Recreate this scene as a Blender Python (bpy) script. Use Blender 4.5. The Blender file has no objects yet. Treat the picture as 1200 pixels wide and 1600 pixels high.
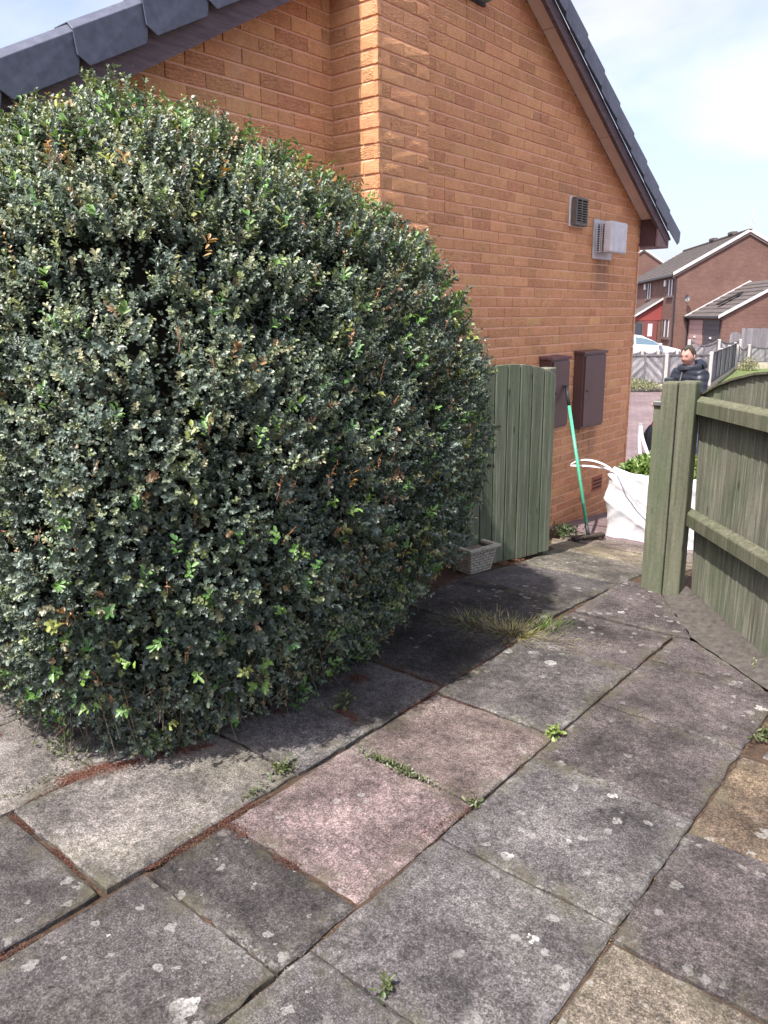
import bpy, bmesh, math, random
import numpy as np
from mathutils import Vector, Matrix

random.seed(7)
rng = np.random.default_rng(7)
scene = bpy.context.scene
col = scene.collection

# ------------------------------------------------------------------ camera
FPX = 1210.0                      # focal length in pixels of the 1200 x 1600 photograph
PITCH, ROLL, YAW, CAMH = math.radians(14.05), math.radians(-0.64), math.radians(40.0), 1.6
fw = np.array([-math.sin(YAW) * math.cos(PITCH), math.cos(YAW) * math.cos(PITCH), -math.sin(PITCH)])
rt = np.array([math.cos(YAW), math.sin(YAW), 0.0])
upv = np.cross(rt, fw)
CR = math.cos(ROLL) * rt + math.sin(ROLL) * upv
CU = -math.sin(ROLL) * rt + math.cos(ROLL) * upv
CC = np.array([0, 0, CAMH])
cam_data = bpy.data.cameras.new('camera')
cam = bpy.data.objects.new('camera', cam_data)
col.objects.link(cam)
m = Matrix(((CR[0], CU[0], -fw[0], 0), (CR[1], CU[1], -fw[1], 0), (CR[2], CU[2], -fw[2], CAMH), (0, 0, 0, 1)))
cam.matrix_world = m
cam_data.sensor_fit = 'VERTICAL'
cam_data.sensor_height = 24.0
cam_data.lens = 24.0 * FPX / 1600.0
cam_data.clip_start = 0.02
cam_data.clip_end = 3000
scene.camera = cam

# ------------------------------------------------------------------ light
SUN_EL = math.radians(58)
SUN_AZ = math.radians(2.0)        # light travels along +Y, a touch towards the gable wall
world = bpy.data.worlds.new('World')
scene.world = world
world.use_nodes = True
wn = world.node_tree
wn.nodes.clear()
w_out = wn.nodes.new('ShaderNodeOutputWorld')
w_bg = wn.nodes.new('ShaderNodeBackground')
w_sky = wn.nodes.new('ShaderNodeTexSky')
w_sky.sky_type = 'NISHITA'
w_sky.sun_disc = False
w_sky.sun_elevation = SUN_EL
w_sky.sun_rotation = math.pi
w_sky.air_density = 1.0
w_sky.dust_density = 2.6
w_sky.ozone_density = 1.5
w_tc = wn.nodes.new('ShaderNodeTexCoord')
w_map = wn.nodes.new('ShaderNodeMapping')
w_map.inputs['Scale'].default_value = (1.0, 1.0, 2.1)
w_map.inputs['Location'].default_value = (0.35, 0.1, 0.0)
w_noise = wn.nodes.new('ShaderNodeTexNoise')
w_noise.inputs['Scale'].default_value = 2.6
w_noise.inputs['Detail'].default_value = 9
w_noise.inputs['Roughness'].default_value = 0.52
w_noise.inputs['Distortion'].default_value = 0.25
w_ramp = wn.nodes.new('ShaderNodeValToRGB')
w_ramp.color_ramp.elements[0].position = 0.43
w_ramp.color_ramp.elements[0].color = (0.12, 0.12, 0.12, 1)
w_ramp.color_ramp.elements[1].position = 0.60
w_ramp.color_ramp.elements[1].color = (1, 1, 1, 1)
w_mix = wn.nodes.new('ShaderNodeMix')
w_mix.data_type = 'RGBA'
w_bw = wn.nodes.new('ShaderNodeRGBToBW')
w_cl = wn.nodes.new('ShaderNodeMix'); w_cl.data_type = 'RGBA'; w_cl.blend_type = 'MULTIPLY'; w_cl.inputs['Factor'].default_value = 1.0
w_cl.inputs['B'].default_value = (0.96, 0.98, 1.10, 1)
wn.links.new(w_tc.outputs['Generated'], w_map.inputs['Vector'])
wn.links.new(w_map.outputs['Vector'], w_noise.inputs['Vector'])
wn.links.new(w_noise.outputs['Fac'], w_ramp.inputs['Fac'])
wn.links.new(w_ramp.outputs['Color'], w_mix.inputs['Factor'])
w_ti = wn.nodes.new('ShaderNodeMix'); w_ti.data_type = 'RGBA'; w_ti.blend_type = 'MULTIPLY'; w_ti.inputs['Factor'].default_value = 1.0; w_ti.inputs['B'].default_value = (0.76, 0.70, 0.71, 1)
wn.links.new(w_sky.outputs['Color'], w_ti.inputs['A'])
wn.links.new(w_ti.outputs['Result'], w_mix.inputs['A'])
wn.links.new(w_sky.outputs['Color'], w_bw.inputs['Color'])
wn.links.new(w_bw.outputs['Val'], w_cl.inputs['A'])
wn.links.new(w_cl.outputs['Result'], w_mix.inputs['B'])
w_sep = wn.nodes.new('ShaderNodeSeparateXYZ')
w_hr = wn.nodes.new('ShaderNodeMapRange'); w_hr.interpolation_type = 'SMOOTHSTEP'
w_hr.inputs['From Min'].default_value = 0.32; w_hr.inputs['From Max'].default_value = 0.0; w_hr.inputs['To Min'].default_value = 0.0; w_hr.inputs['To Max'].default_value = 0.60
w_hz = wn.nodes.new('ShaderNodeMix'); w_hz.data_type = 'RGBA'; w_hz.inputs['B'].default_value = (1.78, 1.94, 2.40, 1)
wn.links.new(w_tc.outputs['Generated'], w_sep.inputs['Vector'])
wn.links.new(w_sep.outputs['Z'], w_hr.inputs['Value'])
wn.links.new(w_hr.outputs['Result'], w_hz.inputs['Factor'])
wn.links.new(w_mix.outputs['Result'], w_hz.inputs['A'])
wn.links.new(w_hz.outputs['Result'], w_bg.inputs['Color'])
w_bg.inputs['Strength'].default_value = 0.15
wn.links.new(w_bg.outputs['Background'], w_out.inputs['Surface'])

sun_data = bpy.data.lights.new('sun', 'SUN')
sun_data.energy = 3.1
sun_data.angle = math.radians(0.6)
sun_data.color = (1.0, 0.95, 0.88)
sun = bpy.data.objects.new('sun', sun_data)
col.objects.link(sun)
sd = Vector((-math.sin(SUN_AZ) * math.cos(SUN_EL), math.cos(SUN_AZ) * math.cos(SUN_EL), -math.sin(SUN_EL)))
sun.rotation_euler = sd.to_track_quat('-Z', 'Y').to_euler()
sun.location = (0, -5, 12)

vs = scene.view_settings
vs.view_transform = 'Standard'
vs.look = 'None'
vs.exposure = 1.5
vs.gamma = 1.0
vs.use_curve_mapping = False

# ------------------------------------------------------------------ helpers: measuring
def ray(x, y):
    return fw + CR * (x - 600) / FPX + CU * (800 - y) / FPX
def proj(P):
    d = np.asarray(P, float) - CC
    z = d @ fw
    return 600 + FPX * (d @ CR) / z, 800 - FPX * (d @ CU) / z
def ground(x, y, z=0.0):
    d = ray(x, y); return CC + d * ((z - CAMH) / d[2])
def hp(px, D, z=None, py=500):
    """world position of picture column px at depth D metres, at height z"""
    d = ray(px, py); p = CC + d * D
    if z is not None: p[2] = z
    return Vector(p)
def zat(py, D, px=1080):
    """height shown at picture row py at depth D"""
    return float((CC + ray(px, py) * D)[2])

def gz(y):
    return float(np.interp(y, [-50, 3.7, 4.9, 6.2, 7.2, 9.0, 14.0, 500], [0, 0, -.10, -.25, -.33, -.46, -.72, -.72]))

# ------------------------------------------------------------------ helpers: objects
def tag(o, label=None, cat=None, group=None, kind=None):
    if label: o['label'] = label
    if cat: o['category'] = cat
    if group: o['group'] = group
    if kind: o['kind'] = kind
    return o
def empty(name, loc=(0, 0, 0), rz=0.0):
    o = bpy.data.objects.new(name, None)
    o.empty_display_size = 0.1
    o.location = loc; o.rotation_euler = (0, 0, rz)
    col.objects.link(o)
    return o

class MB:
    def __init__(s): s.v = []; s.f = []; s.c = []
    def add(s, vs_, fs, c=None):
        b = len(s.v); s.v += [tuple(p) for p in vs_]; s.f += [tuple(i + b for i in f) for f in fs]
        if c is not None: s.c += [c] * len(vs_)
        return s
    def obox(s, o, a, b, c, cc=None):
        o, a, b, c = Vector(o), Vector(a), Vector(b), Vector(c)
        p = [o, o + a, o + a + b, o + b, o + c, o + a + c, o + a + b + c, o + b + c]
        return s.add(p, [(0, 3, 2, 1), (4, 5, 6, 7), (0, 1, 5, 4), (1, 2, 6, 5), (2, 3, 7, 6), (3, 0, 4, 7)], cc)
    def box(s, x0, x1, y0, y1, z0, z1, cc=None):
        return s.obox((x0, y0, z0), (x1 - x0, 0, 0), (0, y1 - y0, 0), (0, 0, z1 - z0), cc)
    def prism(s, poly, ext, cc=None):
        n = len(poly); e = Vector(ext); P = [Vector(p) for p in poly]
        return s.add(P + [p + e for p in P], [tuple(range(n))[::-1], tuple(range(n, 2 * n))] +
                     [(i, (i + 1) % n, (i + 1) % n + n, i + n) for i in range(n)], cc)
    def tube(s, pts, r, k=8, cap=True, cc=None):
        pts = [Vector(p) for p in pts]; n = len(pts)
        rr = r if isinstance(r, (list, tuple)) else [r] * n
        vs_, fs = [], []
        u = None
        for i, p in enumerate(pts):
            t = (pts[min(i + 1, n - 1)] - pts[max(i - 1, 0)]).normalized()
            if u is None:
                u = t.orthogonal().normalized()
            else:
                u = (u - t * u.dot(t)).normalized()
            w = t.cross(u)
            for j in range(k):
                a = 2 * math.pi * j / k
                vs_.append(p + (u * math.cos(a) + w * math.sin(a)) * rr[i])
        for i in range(n - 1):
            for j in range(k):
                fs.append((i * k + j, i * k + (j + 1) % k, (i + 1) * k + (j + 1) % k, (i + 1) * k + j))
        if cap:
            fs.append(tuple(range(k))[::-1]); fs.append(tuple((n - 1) * k + j for j in range(k)))
        return s.add(vs_, fs, cc)
    def mesh(s, name, mat, bevel=0, smooth=False, seg=1):
        me = bpy.data.meshes.new(name)
        me.from_pydata(s.v, [], s.f)
        bm = bmesh.new(); bm.from_mesh(me)
        bmesh.ops.recalc_face_normals(bm, faces=bm.faces)
        if bevel:
            ed = [e for e in bm.edges if len(e.link_faces) == 2 and e.calc_face_angle(0) > 0.5]
            bmesh.ops.bevel(bm, geom=ed, offset=bevel, segments=seg, affect='EDGES', profile=0.6)
        bm.to_mesh(me); bm.free()
        if s.c and len(s.c) == len(me.vertices):
            at = me.color_attributes.new('tone', 'FLOAT_COLOR', 'POINT')
            for i, c in enumerate(s.c): at.data[i].color = (c[0], c[1], c[2], 1)
        if mat: me.materials.append(mat)
        if smooth:
            for p in me.polygons: p.use_smooth = True
        return me
    def build(s, name, mat, parent=None, bevel=0, smooth=False, seg=1, color=None, loc=None):
        o = bpy.data.objects.new(name, s.mesh(name, mat, bevel, smooth, seg))
        col.objects.link(o)
        if parent is not None: put(o, parent)
        if color: o.color = (*color, 1)
        return o
def wmat(o):
    l = Matrix.Translation(o.location) @ o.rotation_euler.to_matrix().to_4x4()
    return l if o.parent is None else wmat(o.parent) @ o.matrix_parent_inverse @ l
def put(o, parent):
    """parent o keeping the world coordinates its mesh was written in"""
    o.parent = parent
    o.matrix_parent_inverse = wmat(parent).inverted()
def centre(o):
    """move a top-level mesh's origin to the middle of its base"""
    vs_ = [v.co for v in o.data.vertices]
    c = Vector((sum(v.x for v in vs_) / len(vs_), sum(v.y for v in vs_) / len(vs_), min(v.z for v in vs_)))
    o.data.transform(Matrix.Translation(-c)); o.location = c
    return o
def np_mesh(name, V, F, mat, parent=None, colr=None, smooth=False):
    """V (n,3), F (m,k) same k"""
    me = bpy.data.meshes.new(name)
    k = F.shape[1]
    me.vertices.add(len(V)); me.vertices.foreach_set('co', V.astype(np.float32).ravel())
    me.loops.add(F.size); me.loops.foreach_set('vertex_index', F.astype(np.int32).ravel())
    me.polygons.add(len(F)); me.polygons.foreach_set('loop_start', np.arange(0, F.size, k, dtype=np.int32))
    me.update(calc_edges=True)
    if colr is not None:
        at = me.color_attributes.new('tone', 'FLOAT_COLOR', 'POINT')
        at.data.foreach_set('color', np.concatenate([colr, np.ones((len(colr), 1))], 1).astype(np.float32).ravel())
    if smooth: me.polygons.foreach_set('use_smooth', np.ones(len(F), bool))
    me.materials.append(mat)
    o = bpy.data.objects.new(name, me); col.objects.link(o)
    if parent is not None: put(o, parent)
    return o

# ------------------------------------------------------------------ helpers: materials
class NT:
    def __init__(s, name, rough=0.8, spec=0.3, metallic=0.0):
        s.m = bpy.data.materials.new(name); s.m.use_nodes = True
        s.t = s.m.node_tree; s.b = s.t.nodes['Principled BSDF']
        s.b.inputs['Roughness'].default_value = rough
        s.b.inputs['Specular IOR Level'].default_value = spec
        s.b.inputs['Metallic'].default_value = metallic
        s._pos = None
    def n(s, kind, **kw):
        nd = s.t.nodes.new('ShaderNode' + kind)
        for k, v in kw.items():
            if hasattr(nd, k): setattr(nd, k, v)
            else: nd.inputs[k].default_value = v
        return nd
    def l(s, a, b): s.t.links.new(a, b)
    def pos(s, scale=(1, 1, 1), obj=False, rot=(0, 0, 0)):
        mp = s.n('Mapping'); mp.inputs['Scale'].default_value = scale; mp.inputs['Rotation'].default_value = rot
        if obj:
            s.l(s.n('TexCoord').outputs['Object'], mp.inputs['Vector'])
        else:
            s.l(s.n('NewGeometry').outputs['Position'], mp.inputs['Vector'])
        return mp.outputs['Vector']
    def noise(s, vec, scale, detail=4, rough=0.55, dist=0.0):
        nd = s.n('TexNoise'); nd.inputs['Scale'].default_value = scale; nd.inputs['Detail'].default_value = detail
        nd.inputs['Roughness'].default_value = rough; nd.inputs['Distortion'].default_value = dist
        if vec is not None: s.l(vec, nd.inputs['Vector'])
        return nd.outputs['Fac']
    def ramp(s, fac, stops, interp='LINEAR'):
        nd = s.n('ValToRGB'); cr = nd.color_ramp; cr.interpolation = interp
        while len(cr.elements) > 2: cr.elements.remove(cr.elements[0])
        for i, (p, c) in enumerate(stops):
            e = cr.elements[i] if i < 2 else cr.elements.new(p)
            e.position = p; e.color = (c, c, c, 1) if not isinstance(c, tuple) else (*c, 1)
        s.l(fac, nd.inputs['Fac']); return nd.outputs['Color']
    def mix(s, fac, a, b, blend='MIX'):
        nd = s.n('Mix'); nd.data_type = 'RGBA'; nd.blend_type = blend
        for k, v in (('Factor', fac), ('A', a), ('B', b)):
            if isinstance(v, (int, float)): nd.inputs[k].default_value = v
            elif isinstance(v, tuple): nd.inputs[k].default_value = (*v, 1)
            else: s.l(v, nd.inputs[k])
        return nd.outputs['Result']
    def math(s, op, a, b=0.0, c=None):
        nd = s.n('Math'); nd.operation = op
        for i, v in enumerate((a, b) if c is None else (a, b, c)):
            if isinstance(v, (int, float)): nd.inputs[i].default_value = v
            else: s.l(v, nd.inputs[i])
        return nd.outputs[0]
    def rng(s, v, a, b, lo=0.0, hi=1.0):
        nd = s.n('MapRange'); nd.interpolation_type = 'SMOOTHSTEP'
        for k, x in (('From Min', a), ('From Max', b), ('To Min', lo), ('To Max', hi)): nd.inputs[k].default_value = x
        s.l(v, nd.inputs['Value']); return nd.outputs['Result']
    def attr(s): 
        nd = s.n('Attribute'); nd.attribute_name = 'tone'; return nd.outputs['Color']
    def objcol(s): return s.n('ObjectInfo').outputs['Color']
    def base(s, c):
        if isinstance(c, tuple): s.b.inputs['Base Color'].default_value = (*c, 1)
        else: s.l(c, s.b.inputs['Base Color'])
        return s
    def bump(s, h, dist=0.003, strength=1.0):
        nd = s.n('Bump'); nd.inputs['Distance'].default_value = dist; nd.inputs['Strength'].default_value = strength
        s.l(h, nd.inputs['Height']); s.l(nd.outputs['Normal'], s.b.inputs['Normal']); return s
    def rough(s, v): s.l(v, s.b.inputs['Roughness']); return s

def plain(name, colr, rough=0.6, spec=0.3, var=0.25, scale=12, metallic=0, bump=0.0):
    t = NT(name, rough, spec, metallic)
    v = t.pos()
    a = t.noise(v, scale, 6); 
    t.base(t.mix(t.ramp(a, [(0.3, 0.0), (0.7, 1.0)]), tuple(c * (1 - var) for c in colr), tuple(min(1, c * (1 + var)) for c in colr)))
    if bump: t.bump(t.noise(v, scale * 12, 4), bump)
    return t.m

MAT = {}
# facing brick: tone.r picks the clay colour, tone.g its brightness, tone.b how rustic the face is
t = NT('facing_brick', 0.9, 0.15)
sep = t.n('SeparateColor'); t.l(t.attr(), sep.inputs[0])
v = t.pos((1, 1, 1))
wob = t.pos((26, 26, 95))
c1 = t.ramp(sep.outputs[0], [(0.0, (0.69, 0.315, 0.185)), (0.35, (0.745, 0.365, 0.195)), (0.7, (0.77, 0.40, 0.205)), (0.92, (0.79, 0.46, 0.215)), (1.0, (0.62, 0.30, 0.20))])
big = t.ramp(t.noise(v, 1.3, 5), [(0.3, 0.90), (0.7, 1.06)])
fine = t.ramp(t.noise(v, 70, 6, 0.7), [(0.25, 0.80), (0.75, 1.13)])
c1 = t.mix(1.0, c1, big, 'MULTIPLY'); c1 = t.mix(1.0, c1, fine, 'MULTIPLY')
br = t.n('CombineColor'); 
for i in range(3): t.l(sep.outputs[1], br.inputs[i])
c1 = t.mix(1.0, c1, br.outputs[0], 'MULTIPLY')
mid = t.ramp(t.noise(v, 17, 6, 0.7), [(0.3, 0.88), (0.5, 1.0), (0.72, 1.06)]); c1 = t.mix(1.0, c1, mid, 'MULTIPLY')
px = t.n('SeparateXYZ'); t.l(v, px.inputs[0]); py_, pz_ = px.outputs[1], px.outputs[2]
def zone(y0, y1, z0, z1, f=.10):
    a_ = t.math('MULTIPLY', t.rng(py_, y0 - f, y0 + f), t.rng(py_, y1 + f, y1 - f))
    return t.math('MULTIPLY', a_, t.math('MULTIPLY', t.rng(pz_, z0 - f, z0 + f), t.rng(pz_, z1 + f * .3, z1 - f * .3)))
streak = t.ramp(t.noise(t.pos((14, 14, 2.5)), 1.0, 5, 0.65), [(0.35, 0.25), (0.62, 1.0)])
soot = t.math('MULTIPLY', zone(6.72, 7.02, 1.78, 2.10), streak)                 # under the flue
dark_patch = t.math('MULTIPLY', zone(6.45, 6.95, .30, .62, .08), t.ramp(t.noise(v, 9, 4), [(0.35, 0.2), (0.6, 1.0)]))   # darker brown patch under the meter cabinets
splash = t.math('MULTIPLY', t.rng(pz_, .12, -.30), t.ramp(t.noise(v, 6, 6, .7), [(0.3, 0.2), (0.7, 1.0)]))
c1 = t.mix(t.math('MULTIPLY', soot, .62), c1, (0.17, 0.13, 0.12))
c1 = t.mix(t.math('MULTIPLY', dark_patch, .50), c1, (0.24, 0.13, 0.09))
c1 = t.mix(t.math('MULTIPLY', splash, .45), c1, (0.22, 0.12, 0.09))
c1 = t.mix(t.ramp(t.noise(t.pos((5, 5, 1.2)), 1.0, 8, 0.7), [(0.62, 0.0), (0.75, 0.28)]), c1, (0.78, 0.66, 0.58))
h1 = t.noise(wob, 1.0, 3, 0.5, 0.9)
h1 = t.math('MULTIPLY', t.math('ABSOLUTE', t.math('SUBTRACT', h1, 0.5)), sep.outputs[2])
c1 = t.mix(1.0, c1, t.ramp(h1, [(0.0, 0.86), (0.06, 1.02), (0.2, 1.08)]), 'MULTIPLY')  # grooves darkened in colour: relief shade painted in along with dirt
t.base(c1)
t.bump(t.math('ADD', t.math('MULTIPLY', h1, 2.2), t.math('MULTIPLY', t.noise(v, 180, 4, 0.7), 0.25)), 0.012, 1.0)
MAT['brick'] = t.m
t = NT('mortar', 0.95, 0.1); v = t.pos()
t.base(t.mix(t.noise(v, 40, 6), (0.72, 0.41, 0.27), (0.82, 0.53, 0.39))); t.bump(t.noise(v, 300, 4), 0.002)
MAT['mortar'] = t.m
MAT['verge'] = plain('grey_plastic_verge', (0.088, 0.095, 0.130), 0.45, 0.4, 0.22, 26, bump=0.0008)
MAT['tile'] = plain('concrete_roof_tile', (0.085, 0.09, 0.105), 0.75, 0.25, 0.25, 20, bump=0.001)
t = NT('brown_barge_paint', 0.62, 0.3); v = t.pos((3, 3, 30))
w = t.pos()
cc = t.mix(t.ramp(t.noise(v, 2.0, 6), [(0.35, 0.0), (0.7, 1.0)]), (0.085, 0.058, 0.066), (0.15, 0.105, 0.115))
cc = t.mix(t.ramp(t.noise(w, 22, 8, 0.75), [(0.66, 0.0), (0.70, 1.0)]), cc, (0.33, 0.27, 0.26))
t.base(cc); t.bump(t.noise(v, 5, 5), 0.003); MAT['barge'] = t.m
MAT['soffit'] = plain('pink_beige_soffit', (0.74, 0.60, 0.54), 0.7, 0.25, 0.10, 4)
MAT['fasciabox'] = plain('brown_eave_box', (0.20, 0.125, 0.125), 0.6, 0.3, 0.15, 10)
MAT['gutter'] = plain('black_gutter', (0.03, 0.03, 0.033), 0.45, 0.4, 0.2, 10)
MAT['meter'] = plain('brown_plastic', (0.088, 0.046, 0.045), 0.36, 0.45, 0.12, 6)
MAT['metertop'] = plain('weathered_brown_plastic', (0.16, 0.085, 0.085), 0.7, 0.2, 0.35, 60)
MAT['vent'] = plain('taupe_plastic', (0.13, 0.115, 0.10), 0.55, 0.35, 0.2, 30)
MAT['flue'] = plain('grey_metal_flue', (0.55, 0.53, 0.55), 0.42, 0.4, 0.12, 14)
MAT['black'] = plain('black_void', (0.012, 0.012, 0.013), 0.7, 0.2, 0.1)
MAT['white'] = plain('white_paint', (0.75, 0.74, 0.72), 0.5, 0.35, 0.06, 6)
MAT['airbrick'] = plain('terracotta', (0.34, 0.13, 0.085), 0.85, 0.15, 0.2, 50)

# concrete slabs: object colour is the slab's own colour
t = NT('paving_slab', 0.88, 0.22)
v = t.pos(); oc = t.objcol()
grain = t.ramp(t.noise(v, 170, 4, 0.85), [(0.33, 0.28), (0.5, 0.92), (0.64, 2.3)])
blot = t.ramp(t.noise(v, 38, 10, 0.80, 0.15), [(0.36, 0.36), (0.47, 0.85), (0.54, 1.08), (0.66, 1.5)])
stain = t.ramp(t.noise(v, 4.2, 10, 0.72, 0.2), [(0.33, 0.40), (0.45, 0.80), (0.55, 1.08), (0.70, 1.62)])
c = t.mix(1.0, oc, grain, 'MULTIPLY'); c = t.mix(1.0, c, t.ramp(t.noise(v, 1.9, 9, 0.68, 0.5), [(0.36, 0.55), (0.5, 1.0), (0.66, 1.2)]), 'MULTIPLY'); c = t.mix(1.0, c, blot, 'MULTIPLY'); c = t.mix(1.0, c, stain, 'MULTIPLY')
warp = t.n('VectorMath'); warp.operation = 'ADD'
nz = t.n('TexNoise'); nz.inputs['Scale'].default_value = 45; nz.inputs['Detail'].default_value = 4; t.l(v, nz.inputs['Vector'])
sc_ = t.n('VectorMath'); sc_.operation = 'SCALE'; sc_.inputs['Scale'].default_value = 0.04; t.l(nz.outputs['Color'], sc_.inputs[0])
t.l(v, warp.inputs[0]); t.l(sc_.outputs[0], warp.inputs[1])
for (vscale, rmax, rmin, colr, gate_, st) in ((9.0, 0.16, 0.68, (0.55, 0.54, 0.51), 0.48, 0.85), (23.0, 0.22, 0.66, (0.32, 0.31, 0.29), 0.44, 0.7), (4.6, 0.18, 0.80, (0.36, 0.35, 0.33), 0.50, 0.55)):
    vo = t.n('TexVoronoi'); vo.inputs['Scale'].default_value = vscale; vo.inputs['Randomness'].default_value = 1.0
    t.l(warp.outputs[0], vo.inputs['Vector'])
    sp = t.n('SeparateColor'); t.l(vo.outputs['Color'], sp.inputs[0])
    rad = t.math('MULTIPLY', t.math('MAXIMUM', t.math('SUBTRACT', sp.outputs[0], rmin), 0.0), rmax / (1 - rmin) * 2.0)
    on = t.math('LESS_THAN', vo.outputs['Distance'], rad)
    patch = t.ramp(t.noise(v, 1.7, 3), [(gate_, 0.0), (gate_ + 0.12, 1.0)])
    tex = t.ramp(t.noise(v, 110, 5, 0.8), [(0.36, 0.0), (0.56, 1.0)])
    f = t.math('MULTIPLY', t.math('MULTIPLY', on, st), t.math('MULTIPLY', patch, tex))
    c = t.mix(f, c, colr)
# along the arrises: dark moss in places, pale lichen crust in others
edge = t.attr()
mo_ = t.math('MULTIPLY', edge, t.ramp(t.noise(v, 7, 8, 0.75), [(0.46, 0.0), (0.66, 0.85)]))
c = t.mix(mo_, c, t.mix(t.noise(v, 60, 4), (0.045, 0.042, 0.028), (0.13, 0.115, 0.07)))
li_ = t.math('MULTIPLY', t.math('POWER', edge, 1.6), t.math('MULTIPLY', t.ramp(t.noise(v, 3.1, 4), [(0.52, 0.0), (0.62, 1.0)]), t.ramp(t.noise(v, 75, 6, 0.8), [(0.47, 0.0), (0.60, 0.55)])))
c = t.mix(li_, c, (0.32, 0.31, 0.29))
# dry black algae film and green tinge
gfac = t.math('MULTIPLY', t.ramp(t.noise(v, 2.1, 6, 0.6), [(0.52, 0.0), (0.72, 0.5)]), 1.0)
c = t.mix(gfac, c, t.mix(1.0, c, (0.82, 0.86, 0.66), 'MULTIPLY'))
t.base(c)
hgt = t.math('ADD', t.math('MULTIPLY', t.noise(v, 260, 4, 0.8), 1.0), t.math('MULTIPLY', t.noise(v, 60, 6, .7), 0.7))
t.bump(hgt, 0.003, 1.0)
MAT['slab'] = t.m

t = NT('soil', 0.95, 0.1); v = t.pos()
t.base(t.mix(t.ramp(t.noise(v, 35, 7, 0.7), [(0.3, 0.0), (0.7, 1.0)]), (0.035, 0.026, 0.02), (0.13, 0.085, 0.06)))
t.bump(t.noise(v, 120, 6, 0.7), 0.01); MAT['soil'] = t.m
t = NT('cement', 0.92, 0.15); v = t.pos()
t.base(t.mix(t.ramp(t.noise(v, 30, 8, 0.7), [(0.3, 0.0), (0.7, 1.0)]), (0.045, 0.039, 0.036), (0.125, 0.112, 0.10)))
t.bump(t.noise(v, 200, 5, 0.7), 0.004); MAT['cement'] = t.m

def blockpave(name, a, b, mortar):
    t = NT(name, 0.85, 0.2); 
    v = t.pos((1, 1, 1), rot=(0, 0, math.radians(22)))
    bk = t.n('TexBrick'); bk.inputs['Scale'].default_value = 1.0; bk.inputs['Brick Width'].default_value = 0.2
    bk.inputs['Row Height'].default_value = 0.1; bk.inputs['Mortar Size'].default_value = 0.006; bk.inputs['Bias'].default_value = 0.0
    bk.inputs['Color1'].default_value = (*a, 1); bk.inputs['Color2'].default_value = (*b, 1); bk.inputs['Mortar'].default_value = (*mortar, 1)
    t.l(v, bk.inputs['Vector'])
    c = t.mix(1.0, bk.outputs['Color'], t.ramp(t.noise(t.pos(), 0.8, 6, 0.6), [(0.3, 0.75), (0.7, 1.15)]), 'MULTIPLY')
    t.base(c); t.bump(bk.outputs['Fac'], -0.004, 0.6); return t.m
MAT['blocks'] = blockpave('block_paving', (0.2100, 0.1540, 0.1540), (0.1645, 0.1176, 0.1225), (0.1050, 0.0840, 0.0840))

def wood(name, dark, light, green, gscale=2.0, gr=(0.45, 0.7), rough=0.85, streak=None):
    t = NT(name, rough, 0.2)
    v = t.pos((38, 38, 2.2)); w = t.pos(); ob = t.n('ObjectInfo').outputs['Random']
    g = t.noise(v, 1.0, 7, 0.65, 0.6)
    c = t.mix(t.ramp(g, [(0.28, 0.0), (0.72, 1.0)]), dark, light)
    c = t.mix(t.ramp(t.noise(t.pos((gscale * 3, gscale * 3, gscale)), 1.0, 6, 0.65), [(gr[0], 0.0), (gr[1], 0.8)]), c, green)
    c = t.mix(1.0, c, t.ramp(ob, [(0.0, 0.82), (1.0, 1.16)]), 'MULTIPLY')
    c = t.mix(1.0, c, t.ramp(t.noise(w, 90, 5, 0.7), [(0.3, 0.8), (0.7, 1.15)]), 'MULTIPLY')
    if streak:
        c = t.mix(t.ramp(t.noise(t.pos((70, 70, 1.1)), 1.0, 6, 0.7, 0.4), [(0.54, 0.0), (0.68, 0.75)]), c, streak)
        c = t.mix(t.ramp(t.noise(t.pos((16, 16, 1.6)), 1.0, 6, 0.7), [(0.50, 0.0), (0.72, 0.6)]), c, tuple(x * .7 for x in dark))
    kn = t.n('TexVoronoi'); kn.inputs['Scale'].default_value = 1.0; t.l(t.pos((9, 9, 3.2)), kn.inputs['Vector'])
    c = t.mix(t.ramp(kn.outputs['Distance'], [(0.05, 0.75), (0.11, 0.0)]), c, tuple(x * 0.45 for x in dark))
    t.base(c); t.bump(g, 0.004, 0.8); return t.m
MAT['gatewood'] = wood('green_grey_stained_boards', (0.058, 0.070, 0.048), (0.150, 0.165, 0.115), (0.080, 0.105, 0.062), streak=(0.25, 0.265, 0.215))
MAT['postwood'] = wood('green_stained_post', (0.0775, 0.0806, 0.0527), (0.1581, 0.1581, 0.1116), (0.0713, 0.0992, 0.0558), 1.5, (0.5, 0.75))
MAT['fencewood'] = wood('algae_green_fence_boards', (0.070, 0.076, 0.055), (0.245, 0.236, 0.185), (0.095, 0.118, 0.072), 2.2, (0.42, 0.68), streak=(0.34, 0.33, 0.27))
MAT['railwood'] = wood('weathered_green_rail', (0.062, 0.068, 0.046), (0.165, 0.160, 0.112), (0.080, 0.098, 0.052), 3.0, (0.45, 0.72), streak=(0.22, 0.20, 0.145))
MAT['greywood'] = wood('silver_grey_weathered_wood', (0.1302, 0.1209, 0.1271), (0.2728, 0.2604, 0.2697), (0.1860, 0.1767, 0.1829), 2.0)
MAT['greydark'] = wood('dark_grey_weathered_wood', (0.0930, 0.0837, 0.0899), (0.1860, 0.1736, 0.1829), (0.1364, 0.1240, 0.1302), 2.0)
t = NT('weathered_slats', 0.85, 0.2); t.base(t.mix(1.0, t.attr(), t.ramp(t.noise(t.pos((6, 6, 2)), 1.5, 5), [(0.3, 0.75), (0.7, 1.2)]), 'MULTIPLY')); MAT['slats'] = t.m
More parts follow.
